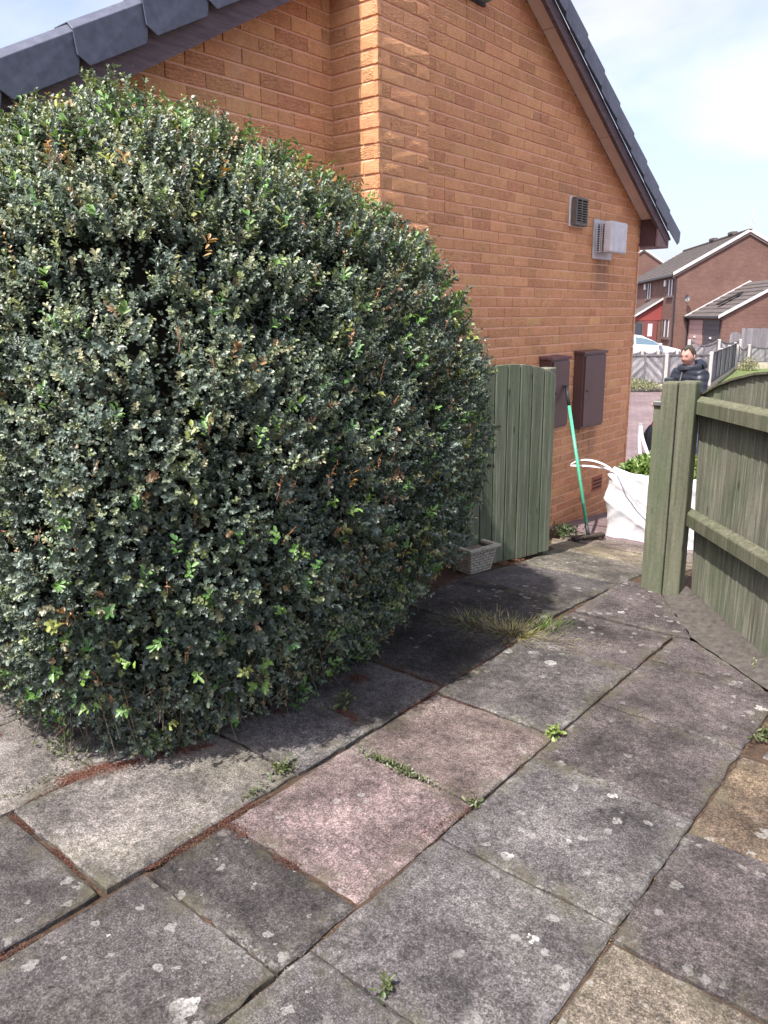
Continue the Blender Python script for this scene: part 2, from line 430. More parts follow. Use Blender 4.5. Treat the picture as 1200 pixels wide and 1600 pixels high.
MAT['concpost'] = plain('pale_concrete_post', (0.4500, 0.4275, 0.4050), 0.85, 0.2, 0.12, 8)
MAT['cream'] = plain('cream_low_wall', (0.4125, 0.3675, 0.2775), 0.85, 0.2, 0.2, 5)
MAT['planter'] = plain('pale_cast_concrete', (0.36, 0.33, 0.28), 0.9, 0.2, 0.3, 45, bump=0.002)
MAT['planterj'] = plain('dark_planter_joints', (0.0700, 0.0595, 0.0525), 0.95, 0.1, 0.3, 45)
MAT['greenpole'] = plain('green_plastic_pole', (0.075, 0.40, 0.24), 0.35, 0.45, 0.1, 30)
MAT['darkplastic'] = plain('dark_grip', (0.03, 0.035, 0.04), 0.5, 0.35, 0.2, 30)
MAT['bristle'] = plain('brown_bristle', (0.055, 0.042, 0.036), 0.9, 0.1, 0.4, 90)
t = NT('woven_white_bag', 0.55, 0.3); v = t.pos()
t.base(t.mix(t.noise(v, 6, 5), (0.56, 0.565, 0.59), (0.66, 0.66, 0.675)))
wv = t.n('TexWave'); wv.inputs['Scale'].default_value = 70; t.l(v, wv.inputs['Vector'])
t.bump(t.math('ADD', t.math('MULTIPLY', wv.outputs['Fac'], 0.05), t.noise(v, 9, 6, 0.6)), 0.02, 0.5)
MAT['bag'] = t.m
MAT['strap'] = plain('white_webbing', (0.62, 0.62, 0.63), 0.6, 0.25, 0.05, 20)
MAT['stitch'] = plain('grey_stitching', (0.36, 0.36, 0.39), 0.7, 0.2, 0.1, 20)

# foliage: tone is the leaf's own colour
def foliage(name, rough=0.38, spec=0.5, trans=0.25):
    t = NT(name, rough, spec); a = t.attr()
    t.base(t.mix(1.0, a, t.ramp(t.noise(t.pos(), 160, 3), [(0.3, 0.8), (0.7, 1.15)]), 'MULTIPLY'))
    tr = t.n('BsdfTranslucent'); t.l(t.mix(1.0, a, (1.5, 1.6, 0.7), 'MULTIPLY'), tr.inputs['Color'])
    ms = t.n('MixShader'); ms.inputs[0].default_value = trans
    t.l(t.b.outputs[0], ms.inputs[1]); t.l(tr.outputs[0], ms.inputs[2])
    t.l(ms.outputs[0], t.t.nodes['Material Output'].inputs['Surface'])
    return t.m
MAT['leaf'] = foliage('glossy_small_leaf', 0.42, 0.6, 0.15)
MAT['grass'] = foliage('grass_blade', 0.6, 0.25, 0.3)
MAT['litter'] = foliage('dry_litter', 0.9, 0.1, 0.1)
MAT['twig'] = plain('grey_brown_bark', (0.11, 0.085, 0.065), 0.9, 0.15, 0.3, 60, bump=0.002)
MAT['core'] = plain('painted_gap_shade', (0.012, 0.012, 0.009), 0.95, 0.05, 0.4, 60)  # near-black: the shade deep in the leaf gaps is put into the colour
MAT['redstem'] = plain('red_brown_stem', (0.36, 0.18, 0.10), 0.7, 0.25, 0.25, 40)
MAT['glass'] = plain('window_glass', (0.05, 0.06, 0.075), 0.08, 0.6, 0.1)
MAT['carglass'] = plain('car_glass', (0.10, 0.15, 0.19), 0.06, 0.7, 0.1)
MAT['carpaint'] = plain('silver_white_car_paint', (0.4620, 0.4760, 0.4900), 0.25, 0.5, 0.02)
MAT['rubber'] = plain('tyre_rubber', (0.02, 0.02, 0.02), 0.8, 0.2, 0.1)
MAT['redpaint'] = plain('red_painted_boarding', (0.2280, 0.0510, 0.0450), 0.6, 0.3, 0.1)
MAT['reddoor'] = plain('dark_red_door', (0.16, 0.05, 0.05), 0.5, 0.4, 0.1)
MAT['browndoor'] = plain('brown_pink_garage_door', (0.33, 0.215, 0.20), 0.6, 0.3, 0.06)
MAT['darkdoor'] = plain('dark_grey_garage_door', (0.055, 0.05, 0.055), 0.55, 0.3, 0.1)
MAT['frame'] = plain('brown_window_frame', (0.12, 0.085, 0.08), 0.5, 0.35, 0.1)
MAT['whitetrim'] = plain('white_verge_trim', (0.5400, 0.5175, 0.5175), 0.55, 0.3, 0.08, 5)
MAT['lawn'] = plain('lawn_green', (0.1200, 0.1500, 0.0600), 0.9, 0.1, 0.35, 6)
MAT['metal'] = plain('dull_metal', (0.35, 0.34, 0.34), 0.4, 0.4, 0.1, metallic=0.8)
def farbrick(name, a, b, mo):
    t = NT(name, 0.9, 0.15); tc = t.n('TexCoord'); sx = t.n('SeparateXYZ'); t.l(tc.outputs['Object'], sx.inputs[0])
    cb = t.n('CombineXYZ'); t.l(t.math('ADD', sx.outputs[0], sx.outputs[1]), cb.inputs[0]); t.l(sx.outputs[2], cb.inputs[1])
    bk = t.n('TexBrick'); bk.inputs['Scale'].default_value = 1.0; bk.inputs['Brick Width'].default_value = 0.225
    bk.inputs['Row Height'].default_value = 0.075; bk.inputs['Mortar Size'].default_value = 0.01
    bk.inputs['Color1'].default_value = (*a, 1); bk.inputs['Color2'].default_value = (*b, 1); bk.inputs['Mortar'].default_value = (*mo, 1)
    t.l(cb.outputs[0], bk.inputs['Vector'])
    t.base(t.mix(1.0, bk.outputs['Color'], t.ramp(t.noise(tc.outputs['Object'], 0.7, 6, 0.65), [(0.3, 0.78), (0.7, 1.18)]), 'MULTIPLY'))
    return t.m
MAT['farbrick'] = farbrick('red_brown_house_brick', (0.150, 0.080, 0.064), (0.115, 0.060, 0.050), (0.18, 0.12, 0.10))
MAT['fartile'] = plain('brown_grey_far_tile', (0.0930, 0.0775, 0.0732), 0.85, 0.2, 0.22, 2.5)

# ================================================================== SETTING
# ground sheet: soil under and round the slabs, then block paving falling to the street
def sheet(name, xs, ys, zf, mat, kind='structure'):
    V = [(x, y, zf(x, y)) for y in ys for x in xs]; n = len(xs)
    F = [(j * n + i, j * n + i + 1, (j + 1) * n + i + 1, (j + 1) * n + i) for j in range(len(ys) - 1) for i in range(n - 1)]
    mb = MB().add(V, F); o = mb.build(name, mat); 
    if o.data.polygons[0].normal.z < 0: o.data.flip_normals()
    return tag(o, kind=kind)
XS = [-400, -120, -40, -15, -8, -5, -4, -3.5, -3.18, -2.9, -2.5, -2.1, -1.84, -1.6, -1.2, -.6, 0, 1, 3, 8, 20, 60, 200, 400]
YS = [-60, -20, -5, -2, -1, 0, .5, 1, 1.5, 2, 2.5, 3, 3.4, 3.7, 4, 4.3, 4.6, 4.9, 5.2, 5.5, 5.8, 6.06]
def zsoil(x, y):
    return gz(y) - 0.018 - 0.008 * math.sin(x * 9.1) * math.sin(y * 7.3)
sheet('ground', XS, YS, zsoil, MAT['soil'])
YD = [6.06, 6.6, 7.2, 8, 9, 10, 12, 14, 18, 24, 35, 60, 100, 200, 400]
sheet('driveway', XS, YD, lambda x, y: gz(y), MAT['blocks'])

# ---- paving slabs
paving = tag(MB().box(-1.835, 0.8, -1.0, 3.70, -0.30, -0.022).build('patio', MAT['soil']), kind='structure')
def slab(poly, colr, parent, th=0.045, zf=None, jit=0.0022, dz=None, tilt=None):
    """one paving slab: wobbly arrises, a worn chamfer, its own slight tilt"""
    if dz is None: dz = random.uniform(-0.004, 0.004)
    if tilt is None: tilt = (random.uniform(-.006, .006), random.uniform(-.006, .006))
    cx = sum(p[0] for p in poly) / len(poly); cy = sum(p[1] for p in poly) / len(poly)
    pts = []
    n = len(poly)
    for i in range(n):
        a, b = poly[i], poly[(i + 1) % n]
        L = math.hypot(b[0] - a[0], b[1] - a[1]); k = max(2, int(L / 0.04))
        nx, ny = (b[1] - a[1]) / L, -(b[0] - a[0]) / L
        for j in range(k):
            f = j / k
            w = random.gauss(0, jit) - (0.006 * random.random() if random.random() < 0.10 else 0)
            if j == 0: w = -0.004
            pts.append((a[0] + (b[0] - a[0]) * f + nx * w, a[1] + (b[1] - a[1]) * f + ny * w))
    N = len(pts)
    zz = lambda x, y: (gz(y) if zf is None else zf(x, y)) + dz + tilt[0] * (x - cx) + tilt[1] * (y - cy)
    def ins(p, d):
        L = math.hypot(p[0] - cx, p[1] - cy); return (cx + (p[0] - cx) * (1 - d / L), cy + (p[1] - cy) * (1 - d / L))
    V = []
    for d, h in ((0, -th), (0, -0.006), (0.0055, -0.001), (0.016, 0.0), (0.085, 0.0)):
        for p in pts:
            q = ins(p, d); hh = h if d > .05 else h + (random.gauss(0, .0011) if h > -.02 and d else 0)
            V.append((q[0], q[1], zz(*p) + hh))
    F = [(r * N + i, r * N + (i + 1) % N, (r + 1) * N + (i + 1) % N, (r + 1) * N + i) for r in range(4) for i in range(N)]
    F.append(tuple(4 * N + i for i in range(N)))
    mbs = MB().add(V, F); mbs.c = [(1, 1, 1)] * (4 * N) + [(0, 0, 0)] * N
    o = mbs.build('slab', MAT['slab'], parent, color=colr)
    return o
G1, G2, G3 = (.080, .071, .070), (.106, .096, .096), (.060, .053, .052)
LG, PK, PB = (.165, .147, .136), (.168, .126, .122), (.138, .106, .098)
BF, BT, DP = (.125, .104, .082), (.128, .094, .068), (.084, .070, .070)
def rect(x0, x1, y0, y1): return [(x0, y0), (x1, y0), (x1, y1), (x0, y1)]
S = [
 (-.643, -.05, .50, 1.088, BF), (-.643, -.05, 1.10, 1.678, BF), (-.645, -.05, 1.695, 2.258, DP), (-.642, -.05, 2.27, 2.832, BT),
 (-.04, .55, .50, 1.09, G2), (-.04, .55, 1.10, 1.69, BF), (-.04, .50, 1.70, 2.15, G1), (.56, 1.1, .5, 1.09, G1), (.56, 1.1, 1.1, 1.5, G2),
 (-1.243, -.657, .50, 1.156, G2), (-1.243, -.657, 1.168, 1.740, G2), (-1.243, -.657, 1.752, 2.338, G2), (-1.243, -.657, 2.350, 2.880, DP), (-1.240, -.657, 2.892, 3.432, DP),
 (-1.832, -1.259, -.2, .44, G1), (-1.832, -1.259, .45, 1.050, G1), (-1.820, -1.259, 1.064, 1.352, G3), (-1.826, -1.259, 1.370, 1.955, PK), (-1.828, -1.257, 1.966, 2.516, PB), (-1.826, -1.257, 2.532, 3.272, G1), (-1.816, -1.256, 3.286, 3.795, DP),
 (-2.44, -1.868, -.4, .28, G2), (-2.44, -1.872, .29, .920, G1), (-2.44, -1.862, .948, 1.700, LG), (-2.44, -1.856, 1.712, 2.125, G2), (-2.44, -1.850, 2.136, 2.588, G2), (-2.62, -1.846, 2.602, 3.280, G3),
 (-3.05, -2.456, .0, .60, G2), (-3.05, -2.456, .612, 1.25, LG), (-3.05, -2.456, 1.262, 1.86, LG), (-3.05, -2.456, 1.872, 2.58, G2),
 (-3.66, -3.064, .2, .80, G2), (-3.66, -3.064, .812, 1.40, LG), (-4.27, -3.674, .3, .9, G1), (-4.27, -3.674, .912, 1.4, LG),
 (-.643, -.05, -.1, .488, G2), (-1.243, -.657, -.1, .488, G1), (-.04, .55, -.1, .488, G2), (-3.05, -2.456, -.6, -.012, G1), (-2.44, -1.868, -1.0, -.412, G2), (-1.832, -1.259, -.8, -.212, LG),
]
for x0, x1, y0, y1, c in S:
    k = random.uniform(.93, 1.07)
    slab(rect(x0 - .003, x1 + .003, y0 - .003, y1 + .003), tuple(a * k for a in c), paving)
# slabs cut to the slanting fence
slab([(-1.235, 3.446), (-.72, 3.446), (-1.15, 3.81), (-1.235, 3.79)], DP, paving, dz=.001, tilt=(0, 0))
slab([(-.585, 2.89), (-.13, 2.89), (-.575, 3.42)], G2, paving, dz=-.01)
slab([(-1.808, 3.81), (-1.25, 3.81), (-1.17, 3.825), (-1.46, 4.27), (-1.60, 4.46), (-1.80, 4.47)], DP, paving, zf=lambda x, y: 0, dz=.002, tilt=(0, 0))
MB().box(-1.79, -1.30, 3.80, 4.30, -0.32, -0.040).build('bedding', MAT['soil'], paving)
# the path falling to the gateway
path = tag(MB().prism([(-2.9, 3.3, -.40), (-1.89, 3.3, -.40), (-1.89, 6.0, -.40), (-2.9, 6.0, -.40)], (0, 0, .05)).build('path', MAT['soil']), kind='structure')
for poly, c in (([(-2.60, 3.295), (-1.862, 3.295), (-1.866, 3.93), (-2.66, 3.93)], G3), ([(-2.66, 3.942), (-1.868, 3.942), (-1.875, 4.58), (-2.60, 4.58)], G1),
                ([(-2.60, 4.592), (-1.877, 4.592), (-1.885, 5.27), (-2.68, 5.27)], (.1200, .1068, .0900)), ([(-2.74, 5.284), (-1.72, 5.284), (-1.72, 5.66), (-2.92, 5.66)], (.1620, .1350, .0990)),
                ([(-2.86, 5.676), (-1.70, 5.676), (-1.70, 6.05), (-3.02, 6.05)], (.1410, .1140, .0990))):
    slab(poly, c, path, tilt=(0, 0), th=.05)
# cement haunching along the foot of the fence
mb = MB()
ft = Vector((.64, -.77, 0)); fn = Vector((-.77, -.64, 0)); fo = Vector((-1.32, 4.36, 0))
pts = []
for i in range(26):
    f = i / 25; s_ = -.16 + f * 1.5
    wdt = float(np.interp(s_, [-.2, -.02, .52, 1.09, 1.6], [.15, .175, .228, .118, .1])) + random.uniform(-.008, .008)
    b = fo + ft * s_
    pts.append((b - fn * .03 + Vector((0, 0, .012)), b + fn * .004 + Vector((0, 0, .042 + random.uniform(-.006, .006))), b + fn * wdt * .5 + Vector((0, 0, .016 + random.uniform(-.004, .004))), b + fn * wdt + Vector((0, 0, .003))))
V = [p for r in pts for p in r]
F = [(r * 4 + i, r * 4 + i + 1, r * 4 + 5 + i, r * 4 + 4 + i) for r in range(25) for i in range(3)]
tag(mb.add(V, F).build('cement_haunching', MAT['cement'], smooth=True), kind='structure')

# ================================================================== BUNGALOW
XW = -3.18                     # gable wall face
XP = -2.85                     # face of the projecting pier
APY, APZ, TAN = 4.64, 4.21, 0.56
bung = empty('brick_bungalow', (XW - 3, 4.6, -.3))
tag(bung, 'orange brick bungalow gable with grey-edged roof behind the big bush', 'house')
def zroof(y): return APZ - TAN * abs(y - APY)          # soffit line on the wall
Y0, Y1 = 1.58, 7.70
wall_poly = [(XW - .006, Y0, -.5), (XW - .006, Y1, -.5), (XW - .006, Y1, zroof(Y1) + .006), (XW - .006, APY, APZ + .006), (XW - .006, Y0, zroof(Y0) + .006)]
gable = MB().prism(wall_poly, (-.25, 0, 0)).build('gable_wall', MAT['mortar'], bung)
MB().box(-9, XW - .27, Y0 + .0, Y0 + .25, -.5, zroof(Y0) + .03).build('side_wall', MAT['mortar'], bung)
MB().box(-9, XW - .27, Y1 - .25, Y1, -.5, zroof(Y1) + .03).build('side_wall', MAT['mortar'], bung)
PY0, PY1 = 3.385, 3.825
pier = MB().box(XW - .02, XP - .006, PY0 + .006, PY1 - .006, -.5, zroof(PY0) - .005).build('pier', MAT['mortar'], bung)

# every brick: (surface, u0, u1, z0) -> list
BH, BL, JT = 0.065, 0.215, 0.010
bricks = []
def courses(surf, length, zmin, zmax, off, keep, phase=0.0):
    k = 0
    z = -0.51
    while z < zmax:
        z0 = z + JT
        if z0 + BH > zmin:
            st = -(0.1125 if (k + off) % 2 else 0.0) + phase
            u = st
            while u < length - .02:
                parts = [(u, u + BL)]
                if surf == 'gable' and random.random() < .10: parts = [(u, u + .1025), (u + .1125, u + BL)]
                for a, b in parts:
                    a2, b2 = max(a, 0.0), min(b, length)
                    if b2 - a2 > .03 and keep(a2, b2, z0, z0 + BH): bricks.append((surf, a2, b2, z0))
                u += BL + JT
        z += BH + JT; k += 1
def keep_gable(a, b, z0, z1):
    ya, yb = Y0 + a, Y0 + b
    if ya < PY1 and yb > PY0: return False if (ya > PY0 and yb < PY1) else True
    return z0 < max(zroof(ya), zroof(yb)) - .0
openings = [(6.06, 6.46, .66, 1.27), (6.55, 7.10, .60, 1.28), (6.93, 7.16, -.06, .08)]
courses('gable', Y1 - Y0, -.5, APZ, 0, keep_gable, 0.06)
bricks = [b for b in bricks if not (b[0] == 'gable' and b[3] + BH * .7 > max(zroof(Y0 + b[1]), zroof(Y0 + b[2])))]
courses('pierfront', PY1 - PY0, -.5, zroof(PY0) - .06, 0, lambda *a: True)
courses('pierside', XP - XW, -.5, zroof(PY0) - .06, 1, lambda *a: True)
courses('end', .55, -.5, zroof(Y1) - .02, 1, lambda *a: True)
SURF = {'gable': (Vector((XW, Y0, 0)), Vector((0, 1, 0)), Vector((1, 0, 0))),
        'pierfront': (Vector((XP, PY0, 0)), Vector((0, 1, 0)), Vector((1, 0, 0))),
        'pierside': (Vector((XP, PY0, 0)), Vector((-1, 0, 0)), Vector((0, -1, 0))),
        'end': (Vector((XW, Y1, 0)), Vector((-1, 0, 0)), Vector((0, 1, 0)))}
BUSH_OUT = [(0, 170), (200, 160), (400, 215), (500, 262), (600, 325), (700, 395), (745, 480), (765, 560), (770, 600), (745, 700), (735, 800), (700, 880), (640, 940), (0, 1080)]
def inpoly(x, y, P):
    r = False; j = len(P) - 1
    for i in range(len(P)):
        if (P[i][1] > y) != (P[j][1] > y) and x < (P[j][0] - P[i][0]) * (y - P[i][1]) / (P[j][1] - P[i][1]) + P[i][0]: r = not r
        j = i
    return r
GATE_OUT = [(735, 572), (862, 590), (857, 861), (735, 890)]
rank = []
for i, (sf, a, b, z0) in enumerate(bricks):
    o, u, n = SURF[sf]
    p = [proj(o + u * q + Vector((0, 0, z))) for q, z in ((a, z0), (b, z0), (b, z0 + BH), (a, z0 + BH))]
    cx, cy = sum(q[0] for q in p) / 4, sum(q[1] for q in p) / 4
    if sf == 'end' or not (-5 < cx < 1205 and -8 < cy < 1605) or inpoly(cx, cy, BUSH_OUT) or inpoly(cx, cy, GATE_OUT): continue
    c = o + u * ((a + b) / 2) + Vector((0, 0, z0))
    if sf == 'gable' and PY0 - .02 < c.y < PY1 + .45: continue
    if (p[3][1] + p[2][1]) / 2 > 0 and z0 < zroof(c.y) - .04:
        area = abs(sum(p[k][0] * p[(k + 1) % 4][1] - p[(k + 1) % 4][0] * p[k][1] for k in range(4))) / 2
        rank.append((area, i))
rank.sort(reverse=True)
single = set(i for _, i in rank[:290])
print('bricks', len(bricks), 'visible', len(rank))
def brick_geo(L, seed):
    """facing brick: front in +Y local, x along, uneven arrises, a slightly bellied face"""
    r = random.Random(seed); D = .03; pr = r.uniform(-.0025, .0025)
    j = lambda s_: r.uniform(-s_, s_)
    V = []
    for (y, e) in ((-D, 0), (pr - .0035, 0), (pr, .0035)):
        for (x, z) in ((e * .5 - .0028, e), (L - e * .5 + .0028, e), (L - e * .5 + .0028, BH - e), (e * .5 - .0028, BH - e)):
            V.append((x + j(.0012) * (y > -D), y + (j(.0009) if y > -.01 else 0), z + j(.0012) * (y > -D)))
    V.append((L * r.uniform(.35, .65), pr + r.uniform(.0005, .0025), BH * r.uniform(.35, .65)))
    F = []
    for q in (0, 4):
        for i in range(4): F.append((q + i, q + (i + 1) % 4, q + 4 + (i + 1) % 4, q + 4 + i))
    F += [(8 + i, 8 + (i + 1) % 4, 12) for i in range(4)]
    return V, F
def tone(r):
    a = min(.93, max(0, r.gauss(.50, .14)))
    if r.random() < .03: a = .97
    return (a, r.uniform(.92, 1.07), 1.0 if r.random() < .6 else r.uniform(.15, .6))
variants = {}
for L in (215, 103):
    for k in range(26 if L == 215 else 12):
        r = random.Random(L * 100 + k); V, F = brick_geo(L / 1000, L + k)
        mb = MB().add(V, F, tone(r))
        variants[(L, k)] = mb.mesh('brick', MAT['brick'])
rest = {}
for i, (sf, a, b, z0) in enumerate(bricks):
    o, u, n = SURF[sf]; L = b - a
    org = o + u * a + Vector((0, 0, z0))
    part = {'gable': gable, 'end': gable}.get(sf, pier)
    # local axes: x along u, y along n, z up (mirror handled by flipping x for left-handed frames)
    right = u.cross(Vector((0, 0, 1))).dot(n) < 0
    if i in single and abs(L - .215) < .002 or i in single and abs(L - .1025) < .002:
        key = 215 if L > .15 else 103
        kk = random.randrange(26 if key == 215 else 12)
        ob = bpy.data.objects.new('brick', variants[(key, kk)])
        col.objects.link(ob)
        ax = u if right else -u
        oo = org if right else org + u * L
        ob.matrix_parent_inverse = wmat(part).inverted(); ob.parent = part
        ob.location = oo; ob.rotation_euler = Matrix((ax, n, Vector((0, 0, 1)))).transposed().to_euler()
    else:
        V, F = brick_geo(L, 9000 + i); c = tone(random.Random(5000 + i))
        if i in single:
            ob = MB().add([org + u * x + n * y + Vector((0, 0, z)) for x, y, z in V], F, c).build('brick', MAT['brick'], part)
        else:
            rest.setdefault(part.name, (part, MB()))[1].add([org + u * x + n * y + Vector((0, 0, z)) for x, y, z in V], F, c)
for part, mb in rest.values():
    tag(mb.build('brickwork', MAT['brick'], part), kind='stuff')

# roof: slopes with stepped tile courses, bargeboards, soffits, verge caps, eave boxes
roof = MB()
XV = -3.0                     # outer face of bargeboards
for sgn in (-1, 1):
    ye = APY + sgn * (Y1 - APY + .30)
    ze = APZ - TAN * (Y1 - APY + .30)
    roof.prism([(XV + .0, APY, APZ + .012), (XV + .0, ye, ze + .012), (XV + .0, ye, ze + .030), (XV + .0, APY, APZ + .030)], (-6.2, 0, 0))
roof_o = roof.build('roof', MAT['tile'], bung)
nrow = 11
rise = MB()
for sgn in (-1, 1):
    for k in range(nrow):
        a = (Y1 - APY + .36) * k / nrow; b = (Y1 - APY + .36) * (k + 1) / nrow + .03
        za, zb = APZ - TAN * a + .031, APZ - TAN * b + .043
        rise.prism([(XV - .02, APY + sgn * a, za), (XV - .02, APY + sgn * b, zb), (XV - .02, APY + sgn * b, zb + .018), (XV - .02, APY + sgn * a, za + .012)], (-6.1, 0, 0))
o = rise.build('tile_courses', MAT['tile'], roof_o); tag(o, kind='stuff')
for sgn in (-1, 1):
    W = Y1 - APY + .26
    y_a, y_b = APY + sgn * .0, APY + sgn * W
    za, zb = APZ, APZ - TAN * W
    dz0, dz1 = (-.175, .010) if sgn < 0 else (-.085, .010)
    bb = MB().prism([(XV, y_a, za + dz0), (XV, y_b, zb + dz0), (XV, y_b, zb + dz1), (XV, y_a, za + dz1)], (-.022, 0, 0))
    bb.build('bargeboard', MAT['barge'], roof_o, bevel=.002)
    MB().prism([(XV + .003, y_a, za + dz0 - .004), (XV + .003, y_b, zb + dz0 - .004), (XV + .003, y_b, zb + dz0 + .016), (XV + .003, y_a, za + dz0 + .016)], (-.03, 0, 0)).build('trim_strip', MAT['barge'], roof_o)
    n_s = 3
    for k in range(n_s):
        f0, f1 = k / n_s, (k + 1) / n_s - .003
        ya, yb = APY + sgn * (Y1 - APY + .02) * f0, APY + sgn * (Y1 - APY + .02) * f1
        MB().prism([(XV - .026, ya, zroof(ya) + .0), (XV - .026, yb, zroof(yb) + .0), (XV - .026, yb, zroof(yb) + .010), (XV - .026, ya, zroof(ya) + .010)], (XW + .004 - XV + .026, 0, 0)).build('soffit', MAT['soffit'], roof_o)
    # verge caps: overlapping folded plastic units
    n_c = 11; pitch = (W + .16) / n_c
    for k in range(n_c):
        s0, s1 = k * pitch, (k + 1) * pitch + .035
        lift = .010 if sgn < 0 else .006
        prof_lo, prof_hi = (-.088, .09) if sgn < 0 else (.0, .185)
        def P(s_, off, x): return (x, APY + sgn * s_, APZ - TAN * s_ + off)
        xo = XV + .035
        v_ = [P(s0 + .03, prof_lo, xo), P(s1 - .05, prof_lo + lift, xo + .012), P(s1, prof_lo + .055 + lift, xo + .012), P(s1 + .012, prof_hi - .03 + lift, xo + .012), P(s0, prof_hi - .03, xo)]
        t_ = [P(s0, prof_hi, xo - .03), P(s1 + .012, prof_hi + lift, xo - .022), P(s1 + .012, prof_hi + lift, xo - .12), P(s0, prof_hi, xo - .12)]
        mbv = MB()
        mbv.add(v_ + t_, [(0, 1, 2, 3, 4), (4, 3, 6, 5), (5, 6, 7, 8)])
        ov = mbv.build('verge_cap', MAT['verge'], roof_o)
        md = ov.modifiers.new('thickness', 'SOLIDIFY'); md.thickness = .006; md.offset = -1
        mv = ov.modifiers.new('edge', 'BEVEL'); mv.width = .005; mv.segments = 2; mv.limit_method = 'ANGLE'
    # boxed eave end
    s0, s1 = Y1 - APY + .004, Y1 - APY + .30
    zb_ = APZ - TAN * s0 - .255
    yA, yB = APY + sgn * s0, APY + sgn * s1
    MB().prism([(XV - .004, yA, zb_), (XV - .004, yB, zb_), (XV - .004, yB, APZ - TAN * s1 + .03), (XV - .004, yA, APZ - TAN * s0 + .03)], (-.02, 0, 0)).build('eave_box_end', MAT['fasciabox'], roof_o, bevel=.002)
    MB().box(-9, XV - .03, min(yA, yB), max(yA, yB), zb_, zb_ + .012).build('eave_soffit', MAT['fasciabox'], roof_o)
    MB().box(-9, XV - .026, min(yB - sgn * .02, yB), max(yB - sgn * .02, yB), zb_ + .014, APZ - TAN * s1 + .02).build('fascia', MAT['barge'], roof_o)
    yi = yA - sgn * .002
    MB().box(XW + .002, XV - .03, min(yi, yi + sgn * .018), max(yi, yi + sgn * .018), zb_ + .014, APZ - TAN * s0 + .004).build('eave_box_side', MAT['meter'], roof_o)  # darker brown than the box end, painting in the soffit's shade
    # half-round gutter
    gp = []
    yg, zg = yB + sgn * .06, APZ - TAN * s1 - .0
    gm = MB(); V = []
    for xx in (XV - .25, -9.0):
        for a in range(9):
            th = math.pi * a / 8; V.append((xx, yg - math.cos(th) * .055, zg - math.sin(th) * .055))
    gm.add(V, [(i, i + 1, i + 10, i + 9) for i in range(8)] + [tuple(range(9))])
    og = gm.build('gutter', MAT['gutter'], roof_o, smooth=False)
MB().box(XW + .006, XW + .012, Y1 - .012, Y1 - .004, -.3, zroof(Y1) - .25).build('corner_bead', MAT['mortar'], bung)

# ================================================================== FIXTURES ON THE WALL
def meter_cabinet(label, y0, y1, z0, z1, depth, worn=False):
    r = empty('meter_cabinet', (XW, (y0 + y1) / 2, z0)); tag(r, label, 'meter cabinet', 'brown meter cabinets on the gable')
    MB().box(XW + .002, XW + depth, y0, y1, z0, z1).build('body', MAT['meter'], r, bevel=.006, seg=2)
    MB().box(XW + depth - .003, XW + depth + .014, y0 + .022, y1 - .012, z0 + .022, z1 - .035).build('door', MAT['meter'], r, bevel=.004, seg=2)
    MB().obox((XW + .002, y0 - .012, z1 - .012), (depth + .016, 0, -.008), (0, y1 - y0 + .024, 0), (0, 0, .024)).build('lid', MAT['metertop'] if worn else MAT['meter'], r, bevel=.003)
    MB().tube([(XW + depth + .012, y0 + .07, (z0 + z1) / 2), (XW + depth + .018, y0 + .07, (z0 + z1) / 2)], .009, 10).build('lock', MAT['black'], r)
    return r
meter_cabinet('brown meter cabinet with worn top, behind the broom handle', 5.80, 6.12, .68, 1.27, .11, True)
meter_cabinet('larger brown meter cabinet nearest the corner of the brick house', 6.43, 6.88, .61, 1.29, .09)
r = empty('ventilation_grille', (XW, 6.33, 2.33)); tag(r, 'small taupe louvred vent grille on the brick gable', 'vent')
MB().box(XW + .002, XW + .012, 6.205, 6.44, 2.325, 2.555).build('back_plate', MAT['white'], r)
hood = MB().box(XW + .02, XW + .065, 6.215, 6.43, 2.33, 2.35).box(XW + .02, XW + .065, 6.215, 6.43, 2.53, 2.55).box(XW + .02, XW + .065, 6.215, 6.235, 2.35, 2.53).box(XW + .02, XW + .065, 6.41, 6.43, 2.35, 2.53).box(XW + .02, XW + .065, 6.315, 6.33, 2.35, 2.53)
hood.build('hood', MAT['vent'], r, bevel=.003)
MB().box(XW + .02, XW + .03, 6.235, 6.41, 2.35, 2.53).build('void', MAT['black'], r)
for k in range(9):
    z = 2.352 + k * .0195
    MB().obox((XW + .045, 6.235, z + .008), (.016, 0, -.008), (0, .175, 0), (0, 0, .007)).build('slat', MAT['vent'], r)
r = empty('boiler_flue', (XW, 6.88, 2.1)); tag(r, 'pale grey balanced flue terminal below the vent grille', 'flue')
MB().box(XW + .002, XW + .014, 6.67, 7.05, 2.09, 2.42).build('back_plate', MAT['flue'], r, bevel=.002)
MB().box(XW + .014, XW + .115, 6.735, 6.985, 2.155, 2.375).build('void', MAT['black'], r)
MB().box(XW + .115, XW + .19, 6.64, 6.97, 2.13, 2.39).build('cover', MAT['flue'], r, bevel=.02, seg=3)
cg = MB()
for k in range(13): cg.box(XW + .012, XW + .118, 6.715, 6.722, 2.145 + k * .0195, 2.150 + k * .0195)
for x in (.014, .045, .062, .108): cg.box(XW + x, XW + x + .009, 6.713, 6.723, 2.14, 2.39)
cg.build('guard', MAT['flue'], r)
r = empty('air_brick', (XW, 7.04, -.06)); tag(r, 'terracotta air brick low in the gable wall', 'air brick')
MB().box(XW - .004, XW + .006, 6.93, 7.15, -.06, .08).build('frame', MAT['airbrick'], r, bevel=.002)
for k in range(3): MB().box(XW + .006, XW + .008, 6.945, 7.135, -.038 + k * .036, -.026 + k * .036).build('slot', MAT['black'], r)
